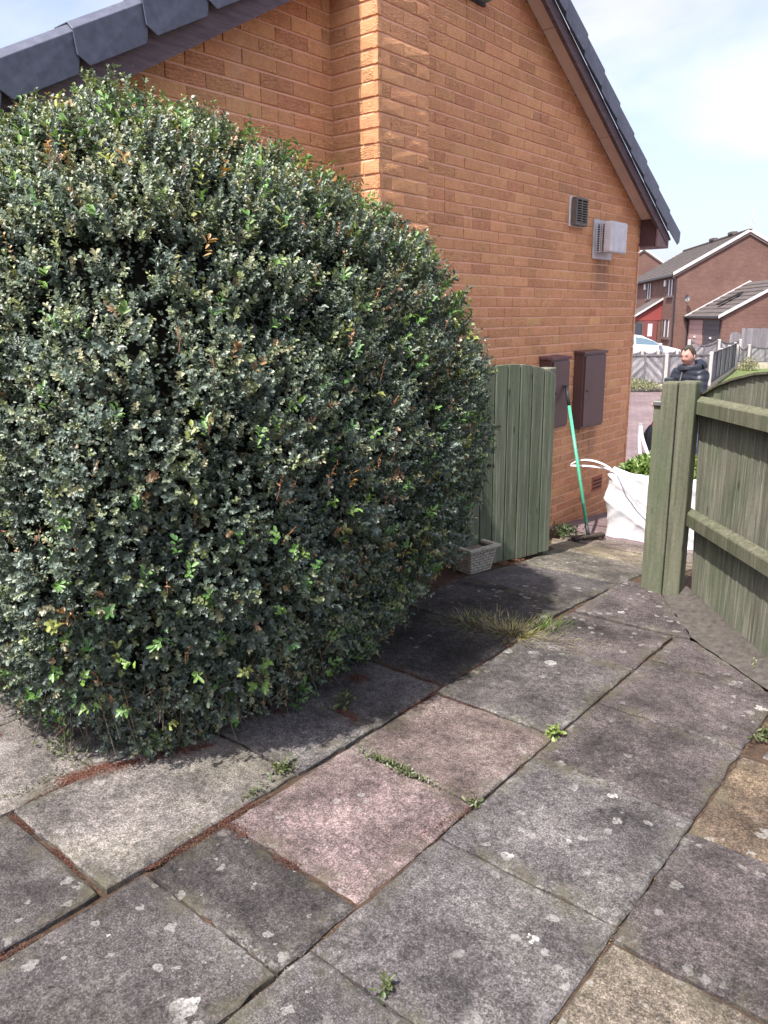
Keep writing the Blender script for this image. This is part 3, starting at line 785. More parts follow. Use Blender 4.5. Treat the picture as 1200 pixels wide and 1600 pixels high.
r = empty('alarm_box', (XW, 4.62, 3.57)); tag(r, 'grey-green box high on the gable near the ridge', 'alarm box')
MB().prism([(XW + .003, 4.46, 3.60), (XW + .003, 4.86, 3.60), (XW + .003, 4.80, 3.95), (XW + .003, 4.52, 3.95)], (.075, 0, 0)).build('case', plain('blue_green_case', (.13, .20, .20), .45, .4, .3, 20), r, bevel=.012, seg=2)
MB().box(XW + .001, XW + .018, 4.45, 4.87, 3.585, 3.62).build('back_plate', MAT['darkplastic'], r)

# ================================================================== GATE AND FENCE
g0 = Vector((-2.575, 4.955, 0)); gt = Vector((-.25, -.87, 0)).normalized(); gn = Vector((.87, -.25, 0)).normalized()
gate = empty('timber_gate', (g0.x, g0.y, -.08)); tag(gate, 'green-grey arched timber gate standing open against the wall', 'gate')
nb, bw = 8, .1135
def arch(s_): return 1.14 + .155 * math.sqrt(max(0, 1 - ((s_ - .455) / .49) ** 2)) 
for k in range(nb):
    s0, s1 = k * bw + .0045, (k + 1) * bw - .0045
    zb_ = -.072 + random.uniform(-.004, .004)
    top = [(s0 + (s1 - s0) * f, arch(s0 + (s1 - s0) * f)) for f in (0, .33, .67, 1)]
    poly = [g0 + gt * s0 + Vector((0, 0, zb_)), g0 + gt * s1 + Vector((0, 0, zb_))] + [g0 + gt * s_ + Vector((0, 0, z)) for s_, z in top[::-1]]
    MB().prism(poly, -gn * (.018 + random.uniform(0, .003)) + gn * 0).build('board', MAT['gatewood'], gate, bevel=.004)
for z in (.12, .55, 1.0):
    MB().obox(g0 + gt * .02 - gn * .062 + Vector((0, 0, z)), gt * .86, gn * .038, (0, 0, .09)).build('ledge', MAT['gatewood'], gate, bevel=.003)
hp0 = g0 - gt * .02 - gn * .10
hpost = MB().box(hp0.x - .10, hp0.x, hp0.y + .02, hp0.y + .12, -.4, 1.245).build('gate_post', MAT['fencewood'], bevel=.006)
centre(tag(hpost, 'brown timber hinge post behind the open gate', 'post'))

r = empty('gate_post', (-1.5, 4.42, 0)); tag(r, 'pair of square green posts standing side by side at the gateway', 'post')
MB().box(-1.617, -1.528, 4.36, 4.46, -.45, 1.238).build('post', MAT['postwood'], r, bevel=.012, seg=2)
MB().box(-1.520, -1.424, 4.352, 4.452, -.45, 1.246).build('post', MAT['postwood'], r, bevel=.012, seg=2)
MB().box(-1.668, -1.619, 4.40, 4.47, -.3, 1.13).build('stop', MAT['postwood'], r, bevel=.004)
MB().box(-1.67, -1.615, 4.385, 4.41, 1.10, 1.125).build('latch', MAT['metal'], r, bevel=.003)
MB().box(-1.645, -1.60, 4.465, 4.51, 1.20, 1.252).build('packing', MAT['darkplastic'], r, bevel=.004)

fence = empty('fence_panel', (fo.x, fo.y, 0)); tag(fence, 'green feather-edge fence panel with arched top at right edge', 'fence')
lean = lambda z: ft * (-.11 * z)
def ftop(s_): return float(np.interp(s_, [-.2, 0, .1, .3, .55, .9, 1.3, 1.7], [1.12, 1.185, 1.222, 1.272, 1.319, 1.35, 1.34, 1.27]))
k = 0; s_ = -.07
while s_ < 1.65:
    w_ = random.uniform(.088, .102); s1 = s_ + w_ + .012
    zb_ = .018 + random.uniform(-.01, .006)
    sl = random.uniform(.004, .009)
    for_z = lambda s2, off, z: fo + ft * s2 + lean(z) + fn * off + Vector((0, 0, z))
    A = [for_z(s_, .006, zb_), for_z(s1, .0, zb_), for_z(s1, .0, ftop(s1 - .05)), for_z(s_, .006, ftop(s_ - .05))]
    MB().prism(A, -fn * .011).build('board', MAT['fencewood'], fence, bevel=.0015)
    s_ += w_
for zc, h in ((.452, .088), (1.068, .092)):
    off = -.165 if zc < 1 else -.20
    p = fo + ft * off + lean(zc) * .3 + fn * .013 + Vector((0, 0, zc - (.02 if zc < 1 else 0)))
    MB().add([p, p + ft * 1.9 + Vector((0, 0, .04)), p + ft * 1.9 + fn * .052 + Vector((0, 0, .032)), p + fn * .052 + Vector((0, 0, -.008)),
              p + Vector((0, 0, h)), p + ft * 1.9 + Vector((0, 0, h + .04)), p + ft * 1.9 + fn * .052 + Vector((0, 0, h + .018)), p + fn * .052 + Vector((0, 0, h - .022))],
             [(0, 3, 2, 1), (4, 5, 6, 7), (0, 1, 5, 4), (1, 2, 6, 5), (2, 3, 7, 6), (3, 0, 4, 7)]).build('rail', MAT['railwood'], fence, bevel=.005)
cap = MB()
cs = np.linspace(-.2, 1.6, 24)
for a, b in zip(cs[:-1], cs[1:]):
    pa = fo + ft * a + lean(1.2) + Vector((0, 0, ftop(a - .05) + .002)); pb = fo + ft * b + lean(1.2) + Vector((0, 0, ftop(b - .05) + .002))
    cap.add([pa + fn * .018, pb + fn * .018, pb - fn * .018, pa - fn * .018, pa + fn * .018 + Vector((0, 0, .012)), pb + fn * .018 + Vector((0, 0, .012)), pb - fn * .018 + Vector((0, 0, .012)), pa - fn * .018 + Vector((0, 0, .012))],
            [(0, 1, 2, 3), (4, 7, 6, 5), (0, 4, 5, 1), (2, 6, 7, 3)])
cap.build('capping', MAT['railwood'], fence)

# ================================================================== PLANTER, BROOM, BAG
pc = Vector((-2.765, 4.20, gz(4.2) - .012)); pr_ = math.radians(-12)
planter = empty('planter', pc, pr_); tag(planter, 'small square brick-patterned concrete planter at the foot of gate', 'planter')
def loc(p): return Matrix.Translation(pc) @ Matrix.Rotation(pr_, 4, 'Z') @ Vector(p)
def ring(mb, a, b, z0, z1, t_=.02):
    """tapered square ring between half-widths a (low) and b (high)"""
    V = []
    for hw, z in ((a, z0), (b, z1)):
        for sx, sy in ((-1, -1), (1, -1), (1, 1), (-1, 1)): V.append(loc((sx * hw, sy * hw, z)))
    for hw, z in ((a - t_, z0), (b - t_, z1)):
        for sx, sy in ((-1, -1), (1, -1), (1, 1), (-1, 1)): V.append(loc((sx * hw, sy * hw, z)))
    F = []
    for i in range(4):
        j = (i + 1) % 4
        F += [(i, j, 4 + j, 4 + i), (8 + i, 12 + i, 12 + j, 8 + j), (4 + i, 4 + j, 12 + j, 12 + i), (i, 8 + i, 8 + j, j)]
    mb.add(V, F)
mb = MB(); ring(mb, .095, .123, 0, .165, .03); mb.build('body', MAT['planterj'], planter)
mb = MB(); ring(mb, .142, .142, .163, .183, .034); mb.build('rim', MAT['planter'], planter, bevel=.003)
mb = MB(); V = [loc((sx * .1, sy * .1, .15)) for sx, sy in ((-1, -1), (1, -1), (1, 1), (-1, 1))]; mb.add(V, [(0, 1, 2, 3)]); mb.build('soil', plain('dry_planter_soil', (.24, .19, .15), .95, .1, .35, 40, bump=.006), planter)
for row in range(8):
    z0 = .004 + row * .0198; hw = .095 + .028 * (z0 + .008) / .165
    nbk = 4
    for side in range(4):
        R_ = Matrix.Rotation(side * math.pi / 2, 3, 'Z')
        for k in range(nbk + row % 2):
            L = 2 * hw / nbk
            a = -hw + L * (k - (.5 if row % 2 else 0)) + .002; b = a + L - .004
            a, b = max(a, -hw), min(b, hw)
            if b - a < .006: continue
            P_ = [R_ @ Vector((x, -hw - .004, z)) for x, z in ((a, z0), (b, z0), (b, z0 + .0155), (a, z0 + .0155))]
            MB().prism([loc(p) for p in P_], (Matrix.Rotation(pr_, 3, 'Z') @ (R_ @ Vector((0, .010, 0))))).build('brick', MAT['planter'], planter, bevel=.0015)

foot = Vector((-2.665, 5.80, gz(5.8) + .035)); topp = Vector((-3.045, 6.03, 1.04))
broom = empty('broom', foot); tag(broom, 'green-handled broom leaning on the meter cabinet by bulk bag', 'broom')
d_ = topp - foot
MB().tube([foot + d_ * .07, foot + d_ * .87], .0135, 12).build('handle', MAT['greenpole'], broom, smooth=True)
MB().tube([foot + d_ * .86, foot + d_ * .995], [.0145, .0135], 12).build('grip', MAT['darkplastic'], broom, smooth=True)
MB().tube([foot - d_ * .0, foot + d_ * .085], [.018, .015], 10).build('socket', MAT['darkplastic'], broom, smooth=True)
ba, bb_ = Vector(ground(888, 846, gz(5.8))), Vector(ground(952, 836, gz(5.8)))
hd = (bb_ - ba); hd.z = 0; hl = hd.length; hd.normalize(); hx = hd.cross(Vector((0, 0, 1)))
hc = foot.copy(); hc.z = gz(5.8) + .028
MB().obox(hc - hd * .155 - hx * .03, hd * .31, hx * .06, (0, 0, .022)).build('head', MAT['bristle'], broom, bevel=.004)
br_ = MB()
for i in range(26):
    for j in range(5):
        b0 = hc - hd * .15 + hd * (.30 * i / 25) + hx * (-.025 + .0125 * j)
        b1 = b0 + Vector((random.uniform(-.012, .012), random.uniform(-.012, .012), -.03))
        br_.tube([b0, b1], .004, 4)
tag(br_.build('bristles', MAT['bristle'], broom), kind='stuff')

# woven bulk bag
BX0, BX1, BY0, BY1 = -2.70, -1.80, 6.16, 7.02
bz0, bz1 = -.255, .335
bag = empty('bulk_bag', ((BX0 + BX1) / 2, (BY0 + BY1) / 2, bz0)); tag(bag, 'white woven bulk bag full of green clippings beyond the gateway', 'bag')
nu, nv = 176, 60
V, F = [], []
def nz3(x, y, z):
    return (math.sin(7.1 * x + 3.3 * z + 1.2) * math.sin(6.3 * y + 2.1 * z) + .6 * math.sin(15 * x - 11 * z + 13 * y) + .35 * math.sin(27 * x + 23 * z + 19 * y))
for j in range(nv + 1):
    f = j / nv; z = bz0 + (bz1 - bz0) * f
    for i in range(nu):
        a = 4 * i / nu; sd_ = int(a); q = a - sd_
        cxy = [(-1, -1), (1, -1), (1, 1), (-1, 1)]
        p, p2 = cxy[sd_], cxy[(sd_ + 1) % 4]
        x, y = p[0] + (p2[0] - p[0]) * q, p[1] + (p2[1] - p[1]) * q
        rr_ = (abs(x) ** 9 + abs(y) ** 9) ** (-1 / 9); x *= rr_; y *= rr_
        bul = 1.0 + .025 * math.sin(math.pi * min(1, f * 1.05)) - .045 * (f > .9) * (f - .9) * 10
        wx, wy = (BX1 - BX0) / 2 * x * bul, (BY1 - BY0) / 2 * y * bul
        X, Y = (BX0 + BX1) / 2 + wx, (BY0 + BY1) / 2 + wy
        amp = .013 * (.5 + 1.0 * abs(math.sin(3.1 * f + x)))
        sag = .014 * math.sin(11 * f + 3.5 * x + 1.5 * y) * max(0, -x) * (1 if f < .85 else .3)
        q1 = 1 - abs(math.sin(9 * (X * .75 + z * 1.35) + 1.3 * math.sin(5 * z + 3 * X) + 4 * Y)); q2 = 1 - abs(math.sin(13 * (z - .45 * X) + 1.7 * math.sin(4 * X) + 3 * Y))
        w_ = nz3(X, Y, z) * amp * .5 + (.020 * q1 ** 2 + .012 * q2 ** 2) * (1 if f < .93 else .2) + sag * .5
        n_ = Vector((x, y, 0)).normalized()
        corner = max(0, (abs(x * y)) - .55) * .09
        tz = z + (corner * f * .9 if f > .8 else 0) - .02 * (1 - abs(x * y)) * (f > .95)
        V.append((X + n_.x * w_, Y + n_.y * w_ * .8, max(tz, gz(Y) + .004) if f < .1 else tz))
for j in range(nv):
    for i in range(nu): F.append((j * nu + i, j * nu + (i + 1) % nu, (j + 1) * nu + (i + 1) % nu, (j + 1) * nu + i))
ob = MB().add(V, F).build('sack', MAT['bag'], bag, smooth=True)
md = ob.modifiers.new('thickness', 'SOLIDIFY'); md.thickness = .004; md.offset = -1
def ribbon(pts, wv, th=.003):
    mb = MB(); P_ = [Vector(p) for p in pts]; wv = Vector(wv)
    for a, b in zip(P_[:-1], P_[1:]):
        n_ = (b - a).cross(wv).normalized() * th
        mb.add([a - wv, b - wv, b + wv, a + wv, a - wv + n_, b - wv + n_, b + wv + n_, a + wv + n_], [(0, 1, 2, 3), (4, 7, 6, 5), (0, 4, 5, 1), (2, 6, 7, 3)])
    return mb
def bez(p0, p1, p2, p3, n=18):
    r_ = []
    for i in range(n + 1):
        t_ = i / n; s2 = 1 - t_
        r_.append(Vector(p0) * s2 ** 3 + Vector(p1) * 3 * s2 * s2 * t_ + Vector(p2) * 3 * s2 * t_ * t_ + Vector(p3) * t_ ** 3)
    return r_
# lifting loop lying back towards the broom, and one standing up
c_ = Vector((BX0 + .03, BY0 + .02, bz1 - .01))
ribbon(bez(c_ + Vector((.06, -.02, -.02)), c_ + Vector((-.05, -.02, .09)), c_ + Vector((-.26, -.05, .11)), c_ + Vector((-.33, -.08, .03))), (.0, .006, .006)).build('lifting_loop', MAT['strap'], bag)
ribbon(bez(c_ + Vector((-.33, -.08, .03)), c_ + Vector((-.36, -.085, .0)), c_ + Vector((-.2, -.05, .05)), c_ + Vector((.0, .03, .0))), (.0, .005, .006)).build('lifting_loop', MAT['strap'], bag)
p_ = Vector((BX0 - .06, BY1 - .06, bz1))
ribbon(bez(p_ + Vector((.12, 0, -.02)), p_ + Vector((.06, 0, .12)), p_ + Vector((.02, 0, .18)), p_ + Vector((.012, 0, .30))), (.013, .008, 0), .006).build('lifting_loop', MAT['strap'], bag)
ribbon(bez(p_ + Vector((.012, 0, .30)), p_ + Vector((-.01, .02, .2)), p_ + Vector((0.0, .03, .1)), p_ + Vector((.02, .03, -.02))), (.012, .008, 0), .006).build('lifting_loop', MAT['strap'], bag)
# stitched seam running down the front, and the label tag
yf = BY0 - .052
ribbon([(BX0 + .10, yf + .035, bz1 - .02), (BX0 + .19, yf - .004, bz1 - .13), (BX0 + .30, yf - .012, bz1 - .24), (BX0 + .40, yf - .014, bz1 - .33)], (.004, 0, .003), .003).build('seam', MAT['stitch'], bag)
MB().box(BX0 + .42, BX0 + .52, yf - .016, yf - .010, bz1 - .17, bz1 - .145).build('label_tag', MAT['stitch'], bag)

# ------------------------------------------------------------------ leaf machinery
def leaves(P, D, Nn, L, W, colr):
    """six-point leaves: base point P, direction D, face normal Nn, length L, width W"""
    D = D / np.linalg.norm(D, axis=1, keepdims=True)
    S_ = np.cross(Nn, D); S_ /= np.linalg.norm(S_, axis=1, keepdims=True) + 1e-9
    N2 = np.cross(D, S_)
    L, W = L[:, None], W[:, None]
    v0 = P; v3 = P + D * L - N2 * L * .10
    a = P + D * L * .42 + S_ * W * .42 + N2 * W * .16; b = P + D * L * .80 + S_ * W * .44 + N2 * W * .12
    c = P + D * L * .80 - S_ * W * .44 + N2 * W * .12; d = P + D * L * .42 - S_ * W * .42 + N2 * W * .16
    V = np.stack([v0, a, b, v3, c, d], 1).reshape(-1, 3)
    n = len(P); base = np.arange(n)[:, None] * 6
    F = np.concatenate([base + np.array([[0, 1, 2, 3]]), base + np.array([[0, 3, 4, 5]])], 0)
    return V, F, np.repeat(colr, 6, 0)
def lat(seed, n=32):
    return np.random.default_rng(seed).random((n, n, n))
LAT = [lat(i) for i in range(4)]
def vnoise(p, scale, k=0):
    g = LAT[k]; n = g.shape[0]; q = p * scale + 100
    i = np.floor(q).astype(int); f = q - i; f = f * f * (3 - 2 * f)
    r = 0
    for dx in (0, 1):
        for dy in (0, 1):
            for dz in (0, 1):
                w_ = (f[:, 0] if dx else 1 - f[:, 0]) * (f[:, 1] if dy else 1 - f[:, 1]) * (f[:, 2] if dz else 1 - f[:, 2])
                r = r + w_ * g[(i[:, 0] + dx) % n, (i[:, 1] + dy) % n, (i[:, 2] + dz) % n]
    return r
def unit(n):
    v_ = rng.normal(size=(n, 3)); return v_ / np.linalg.norm(v_, axis=1, keepdims=True)

# clippings heaped in the bag
n = 2600
q = rng.random((n, 2)); x = BX0 + .06 + q[:, 0] * (BX1 - BX0 - .12); y = BY0 + .06 + q[:, 1] * (BY1 - BY0 - .12)
hz = bz1 - .03 + .10 * np.sin(np.pi * q[:, 0]) ** .6 * np.sin(np.pi * q[:, 1]) ** .6 * (.75 + .5 * rng.random(n))
P = np.stack([x, y, hz], 1); Dd = unit(n); Dd[:, 2] = np.abs(Dd[:, 2]) * .6
cl = np.array([[.10, .17, .03], [.17, .26, .06], [.24, .32, .10], [.06, .11, .03]])[rng.integers(0, 4, n)] * (.8 + .4 * rng.random((n, 1)))
V, F, Cc = leaves(P, Dd, unit(n) + np.array([0, 0, 1.0]), .055 + .03 * rng.random(n), .018 + .012 * rng.random(n), cl)
o = np_mesh('clippings', V, F, MAT['leaf'], None, Cc); tag(o, 'green leafy clippings heaped in the white bulk bag', 'clippings', kind='stuff')
MB().box(BX0 + .05, BX1 - .05, BY0 + .05, BY1 - .05, bz1 - .12, bz1 - .03).build('fill', plain('dark_green_fill', (.05, .08, .025), .9, .1, .4, 40), bag)

# ================================================================== THE BUSH
BCX, BCY, BA, BBF, BBN, BN, BHt = -2.85, 1.9, .98, 1.75, .98, 2.4, 2.28
ZS = np.array([0.0, .15, .4, .8, 1.2, 1.6, 2.0, 2.25, 2.42, 2.5]) / 2.5 * BHt
RS = np.array([.56, .65, .80, .945, 1.0, .985, .875, .71, .50, .25])
def bush_surface(n, scale=1.0):
    out = []
    tot = 0
    while tot < n:
        m_ = n * 3
        ph = rng.random(m_) * 2 * np.pi; z = rng.random(m_) * (BHt + .35)
        cap = z > BHt - .12
        # top dome sampled as a disc
        c, s2 = np.cos(ph), np.sin(ph)
        rr = (np.abs(c) ** BN + np.abs(s2) ** BN) ** (-1 / BN)
        zz = np.minimum(z, BHt - .02)
        r = np.interp(zz, ZS, RS)
        disc = z > BHt - .5
        u_ = np.sqrt(rng.random(m_))
        r = np.where(disc, u_ * .86, r)
        zz = np.where(disc, np.interp(r, RS[::-1][:6], ZS[::-1][:6]), zz)
        bb = np.where(s2 > 0, BBF, BBN)
        zz = zz * (1 - .10 * np.clip(r * rr * s2, 0, 1))
        p = np.stack([BCX + BA * r * rr * c, BCY + bb * r * rr * s2, zz], 1)
        nn = np.stack([(p[:, 0] - BCX) / BA ** 2, (p[:, 1] - BCY) / bb ** 2, (p[:, 2] - 1.15) / 1.3 ** 2 * .75], 1)
        nn /= np.linalg.norm(nn, axis=1, keepdims=True)
        p = np.array([BCX, BCY, 1.15]) + (p - np.array([BCX, BCY, 1.15])) * scale
        # keep where the arc is longer; drop what would stand inside the house
        ok = rng.random(m_) < np.hypot(BA * s2, bb * c) / 1.85 * np.where(disc, 1.2, 1.0)
        ok &= ~((p[:, 0] < XW + .10) & (p[:, 1] > Y0 - .12)) & (p[:, 0] > -3.9)
        out.append(np.concatenate([p, nn], 1)[ok]); tot += ok.sum()
    a = np.concatenate(out, 0); a = a[rng.permutation(len(a))[:n]]
    return a[:, :3], a[:, 3:]
bush = empty('clipped_bush', (BCX + .2, BCY + .4, 0)); tag(bush, 'big rounded small-leaved evergreen bush filling the left side', 'bush')
N_SH = 34000
P, NN = bush_surface(N_SH)
n1 = vnoise(P, 5.2, 0); n2 = vnoise(P, 11.5, 1); n3 = vnoise(P, 2.1, 2)
dis = .11 * (n1 - .5) + .14 * (n2 - .5) + .07 * (n3 - .5)
gap = (n1 * .55 + n2 * .45)
keep = gap > .285 + .05 * (P[:, 2] < .3)
P, NN, dis, gap, n3 = P[keep], NN[keep], dis[keep], gap[keep], n3[keep]
deep = rng.random(len(P)) ** 2 * .13
P = P + NN * (dis - deep)[:, None]
P[:, 2] = np.maximum(P[:, 2], .02)
DIR = NN * .75 + unit(len(P)) * .55 + np.array([0, 0, .55]); DIR /= np.linalg.norm(DIR, axis=1, keepdims=True)
SL = .045 + .055 * rng.random(len(P))
LPN = 19
idx = np.repeat(np.arange(len(P)), LPN)
tt = rng.random(len(idx)) ** .8
ax = DIR[idx]; rad = unit(len(idx)); rad -= ax * (rad * ax).sum(1, keepdims=True); rad /= np.linalg.norm(rad, axis=1, keepdims=True)
LP = P[idx] + ax * (tt * SL[idx])[:, None]
LD = ax * (.35 + .5 * tt)[:, None] + rad * .9
LN = ax * 1.0 - rad * .35 + unit(len(idx)) * .35 + np.array([0, 0, .25])
LL = (.0100 + .0074 * rng.random(len(idx))); LW = LL * (.52 + .14 * rng.random(len(idx)))
# leaf colours: dark blue-green body, paler olive leaves (more of them high up), a few yellow and rusty shoots
pal = np.array([[.088, .120, .098], [.112, .148, .114], [.140, .178, .118], [.172, .205, .112], [.215, .255, .11], [.32, .31, .19], [.33, .21, .12]])
up_ = np.clip((P[:, 2] - .8) / 1.6, 0, 1)
u_ = rng.random(len(P)); 
kind = np.where(u_ < .34 - .14 * up_, 0, np.where(u_ < .62 - .22 * up_, 1, np.where(u_ < .80 - .16 * up_, 2, np.where(u_ < .90 - .08 * up_, 3, np.where(u_ < .95 - .02 * up_, 4, np.where(u_ < .985, 5, 6))))))
cl_n = vnoise(P, 8.0, 3); cl_b = .70 + .62 * vnoise(P, 13.0, 2)
tonev = pal[kind][idx] * (.72 + .56 * rng.random((len(idx), 1))) * cl_b[idx][:, None]
pale = rng.random(len(idx)) < (.015 + (.05 + .28 * up_[idx]) * np.clip((cl_n[idx] - .42) * 3, 0, 1))
tonev[pale] = np.array([.40, .40, .30]) * (.7 + .6 * rng.random((pale.sum(), 1)))
LL[pale] *= .62; big_ = (rng.random(len(P)) < .14)[idx]; LL[big_] *= 1.45; LW[big_] *= 1.45
V, F, Cc = leaves(LP, LD, LN, LL, LW, tonev)
np_mesh('foliage', V, F, MAT['leaf'], bush, Cc)
# sparser leaves deeper in
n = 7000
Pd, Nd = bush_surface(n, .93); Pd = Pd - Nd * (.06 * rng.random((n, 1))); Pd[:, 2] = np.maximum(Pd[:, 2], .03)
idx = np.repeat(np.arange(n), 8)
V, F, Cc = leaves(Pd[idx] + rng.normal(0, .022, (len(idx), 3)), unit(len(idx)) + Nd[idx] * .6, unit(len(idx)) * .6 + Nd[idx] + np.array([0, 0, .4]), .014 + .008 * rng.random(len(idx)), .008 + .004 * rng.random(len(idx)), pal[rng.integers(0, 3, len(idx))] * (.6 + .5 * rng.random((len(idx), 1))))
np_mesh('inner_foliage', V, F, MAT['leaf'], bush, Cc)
# young bright sprigs standing proud
n = 560
P2, N2_ = bush_surface(n); P2 = P2 + N2_ * (.02 + .05 * rng.random((n, 1)))
D2 = N2_ * .6 + unit(n) * .5 + np.array([0, 0, .7]); D2 /= np.linalg.norm(D2, axis=1, keepdims=True)
idx = np.repeat(np.arange(n), 9); tt = rng.random(len(idx)); ax = D2[idx]
rad = unit(len(idx)); rad -= ax * (rad * ax).sum(1, keepdims=True); rad /= np.linalg.norm(rad, axis=1, keepdims=True)
base_c = np.array([[.11, .22, .05], [.16, .27, .06], [.24, .27, .07], [.07, .16, .045], [.30, .17, .06]])[rng.choice(5, n, p=[.35, .25, .14, .2, .06])]
V, F, Cc = leaves(P2[idx] + ax * (tt * .07)[:, None], ax * .6 + rad * .8, ax - rad * .4 + np.array([0, 0, .3]), .018 + .016 * rng.random(len(idx)), .008 + .008 * rng.random(len(idx)), base_c[idx] * (.75 + .5 * rng.random((len(idx), 1))))
np_mesh('young_shoots', V, F, MAT['leaf'], bush, Cc)
# long sprigs standing out of the clipped outline
n = 110
P2, N2_ = bush_surface(n * 4); sel = np.argsort(-P2[:, 2] + rng.random(n * 4) * .9)[:n]; P2, N2_ = P2[sel], N2_[sel]
D2 = N2_ * .25 + unit(n) * .22 + np.array([0, 0, 1.0]); D2 /= np.linalg.norm(D2, axis=1, keepdims=True)
SP = .07 + .09 * rng.random(n)
idx = np.repeat(np.arange(n), 16); tt = rng.random(len(idx)); ax = D2[idx]
rad = unit(len(idx)); rad -= ax * (rad * ax).sum(1, keepdims=True); rad /= np.linalg.norm(rad, axis=1, keepdims=True)
spc = np.array([[.16, .20, .09], [.30, .29, .15], [.34, .22, .10], [.12, .16, .10]])[rng.integers(0, 4, n)]
V, F, Cc = leaves(P2[idx] + ax * (tt * SP[idx])[:, None], ax * .5 + rad * .8, ax - rad * .4 + np.array([0, 0, .3]), .010 + .008 * rng.random(len(idx)), .006 + .004 * rng.random(len(idx)), spc[idx] * (.75 + .5 * rng.random((len(idx), 1))))
np_mesh('sprigs', V, F, MAT['leaf'], bush, Cc)
# rusty bare shoot tips
st = MB()
P3, N3 = bush_surface(190)
for p, nn in zip(P3, N3):
    if random.random() < .35 and p[2] < .5: continue
    p = Vector(p) + Vector(nn) * .03; d = (Vector(nn) * .35 + Vector((random.gauss(0, .25), random.gauss(0, .25), 1))).normalized()
    L = random.uniform(.05, .11); m1 = p + d * L * .5 + Vector((random.gauss(0, .006), random.gauss(0, .006), 0))
    st.tube([p, m1, p + d * L], [.0016, .0013, .0006], 4)
    for k in range(5):
        b = p + d * L * random.uniform(.2, .95); e = Vector((random.gauss(0, 1), random.gauss(0, 1), random.gauss(.4, 1))).normalized() * random.uniform(.006, .014)
        st.tube([b, b + e], [.0025, .001], 3)
tag(st.build('rusty_shoots', MAT['redstem'], bush), kind='stuff')
# trunk, limbs and the twiggy skirt
tk = MB()
for k in range(11):
    a = random.uniform(0, 6.28); b0 = Vector((BCX + .25 + .22 * math.cos(a), BCY + .3 + .5 * math.sin(a), -.05))
    e = Vector((BCX + .2 + .62 * math.cos(a), BCY + .3 + 1.0 * math.sin(a), random.uniform(.7, 1.5)))
    if e.x < XW + .15: e.x = XW + .2
    mid = (b0 + e) / 2 + Vector((random.gauss(0, .08), random.gauss(0, .08), -.08))
    tk.tube([b0, mid, e], [.028, .02, .01], 7)
tk.build('trunk', MAT['twig'], bush)
tw = MB()
for k in range(330):
    ph = random.uniform(-2.6, 1.9); c, s2 = math.cos(ph), math.sin(ph)
    rr = (abs(c) ** BN + abs(s2) ** BN) ** (-1 / BN); bb2 = BBF if s2 > 0 else BBN
    z = random.uniform(.02, .38); r_ = float(np.interp(z, ZS, RS)) * random.uniform(.82, 1.03)
    p = Vector((BCX + BA * r_ * rr * c, BCY + bb2 * r_ * rr * s2, z))
    if p.x < XW + .08 and p.y > Y0 - .1: continue
    e = p + Vector((c * random.uniform(-.05, .12), s2 * random.uniform(-.05, .12), random.uniform(-.22, .10)))
    e.z = max(e.z, .006)
    tw.tube([p - Vector((c * .2, s2 * .2, -.08)), p, e], [.004, .0028, .0012], 4)
tw.build('twigs', MAT['twig'], bush)
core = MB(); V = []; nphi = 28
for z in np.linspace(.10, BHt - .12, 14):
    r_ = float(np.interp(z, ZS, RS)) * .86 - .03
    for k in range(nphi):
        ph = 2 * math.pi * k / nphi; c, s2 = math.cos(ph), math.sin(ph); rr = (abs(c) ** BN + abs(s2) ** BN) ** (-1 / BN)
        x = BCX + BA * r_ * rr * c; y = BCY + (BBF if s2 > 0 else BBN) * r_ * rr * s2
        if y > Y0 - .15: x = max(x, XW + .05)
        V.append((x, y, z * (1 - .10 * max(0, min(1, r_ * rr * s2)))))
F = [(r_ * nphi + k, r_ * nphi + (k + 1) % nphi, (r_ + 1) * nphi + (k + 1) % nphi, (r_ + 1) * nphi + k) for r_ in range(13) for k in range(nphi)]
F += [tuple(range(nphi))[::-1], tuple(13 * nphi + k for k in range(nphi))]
core.add(V, F).build('gap_shade_core', MAT['core'], bush, smooth=True)  # solid blob behind the leaves, its black stands for shade in the gaps

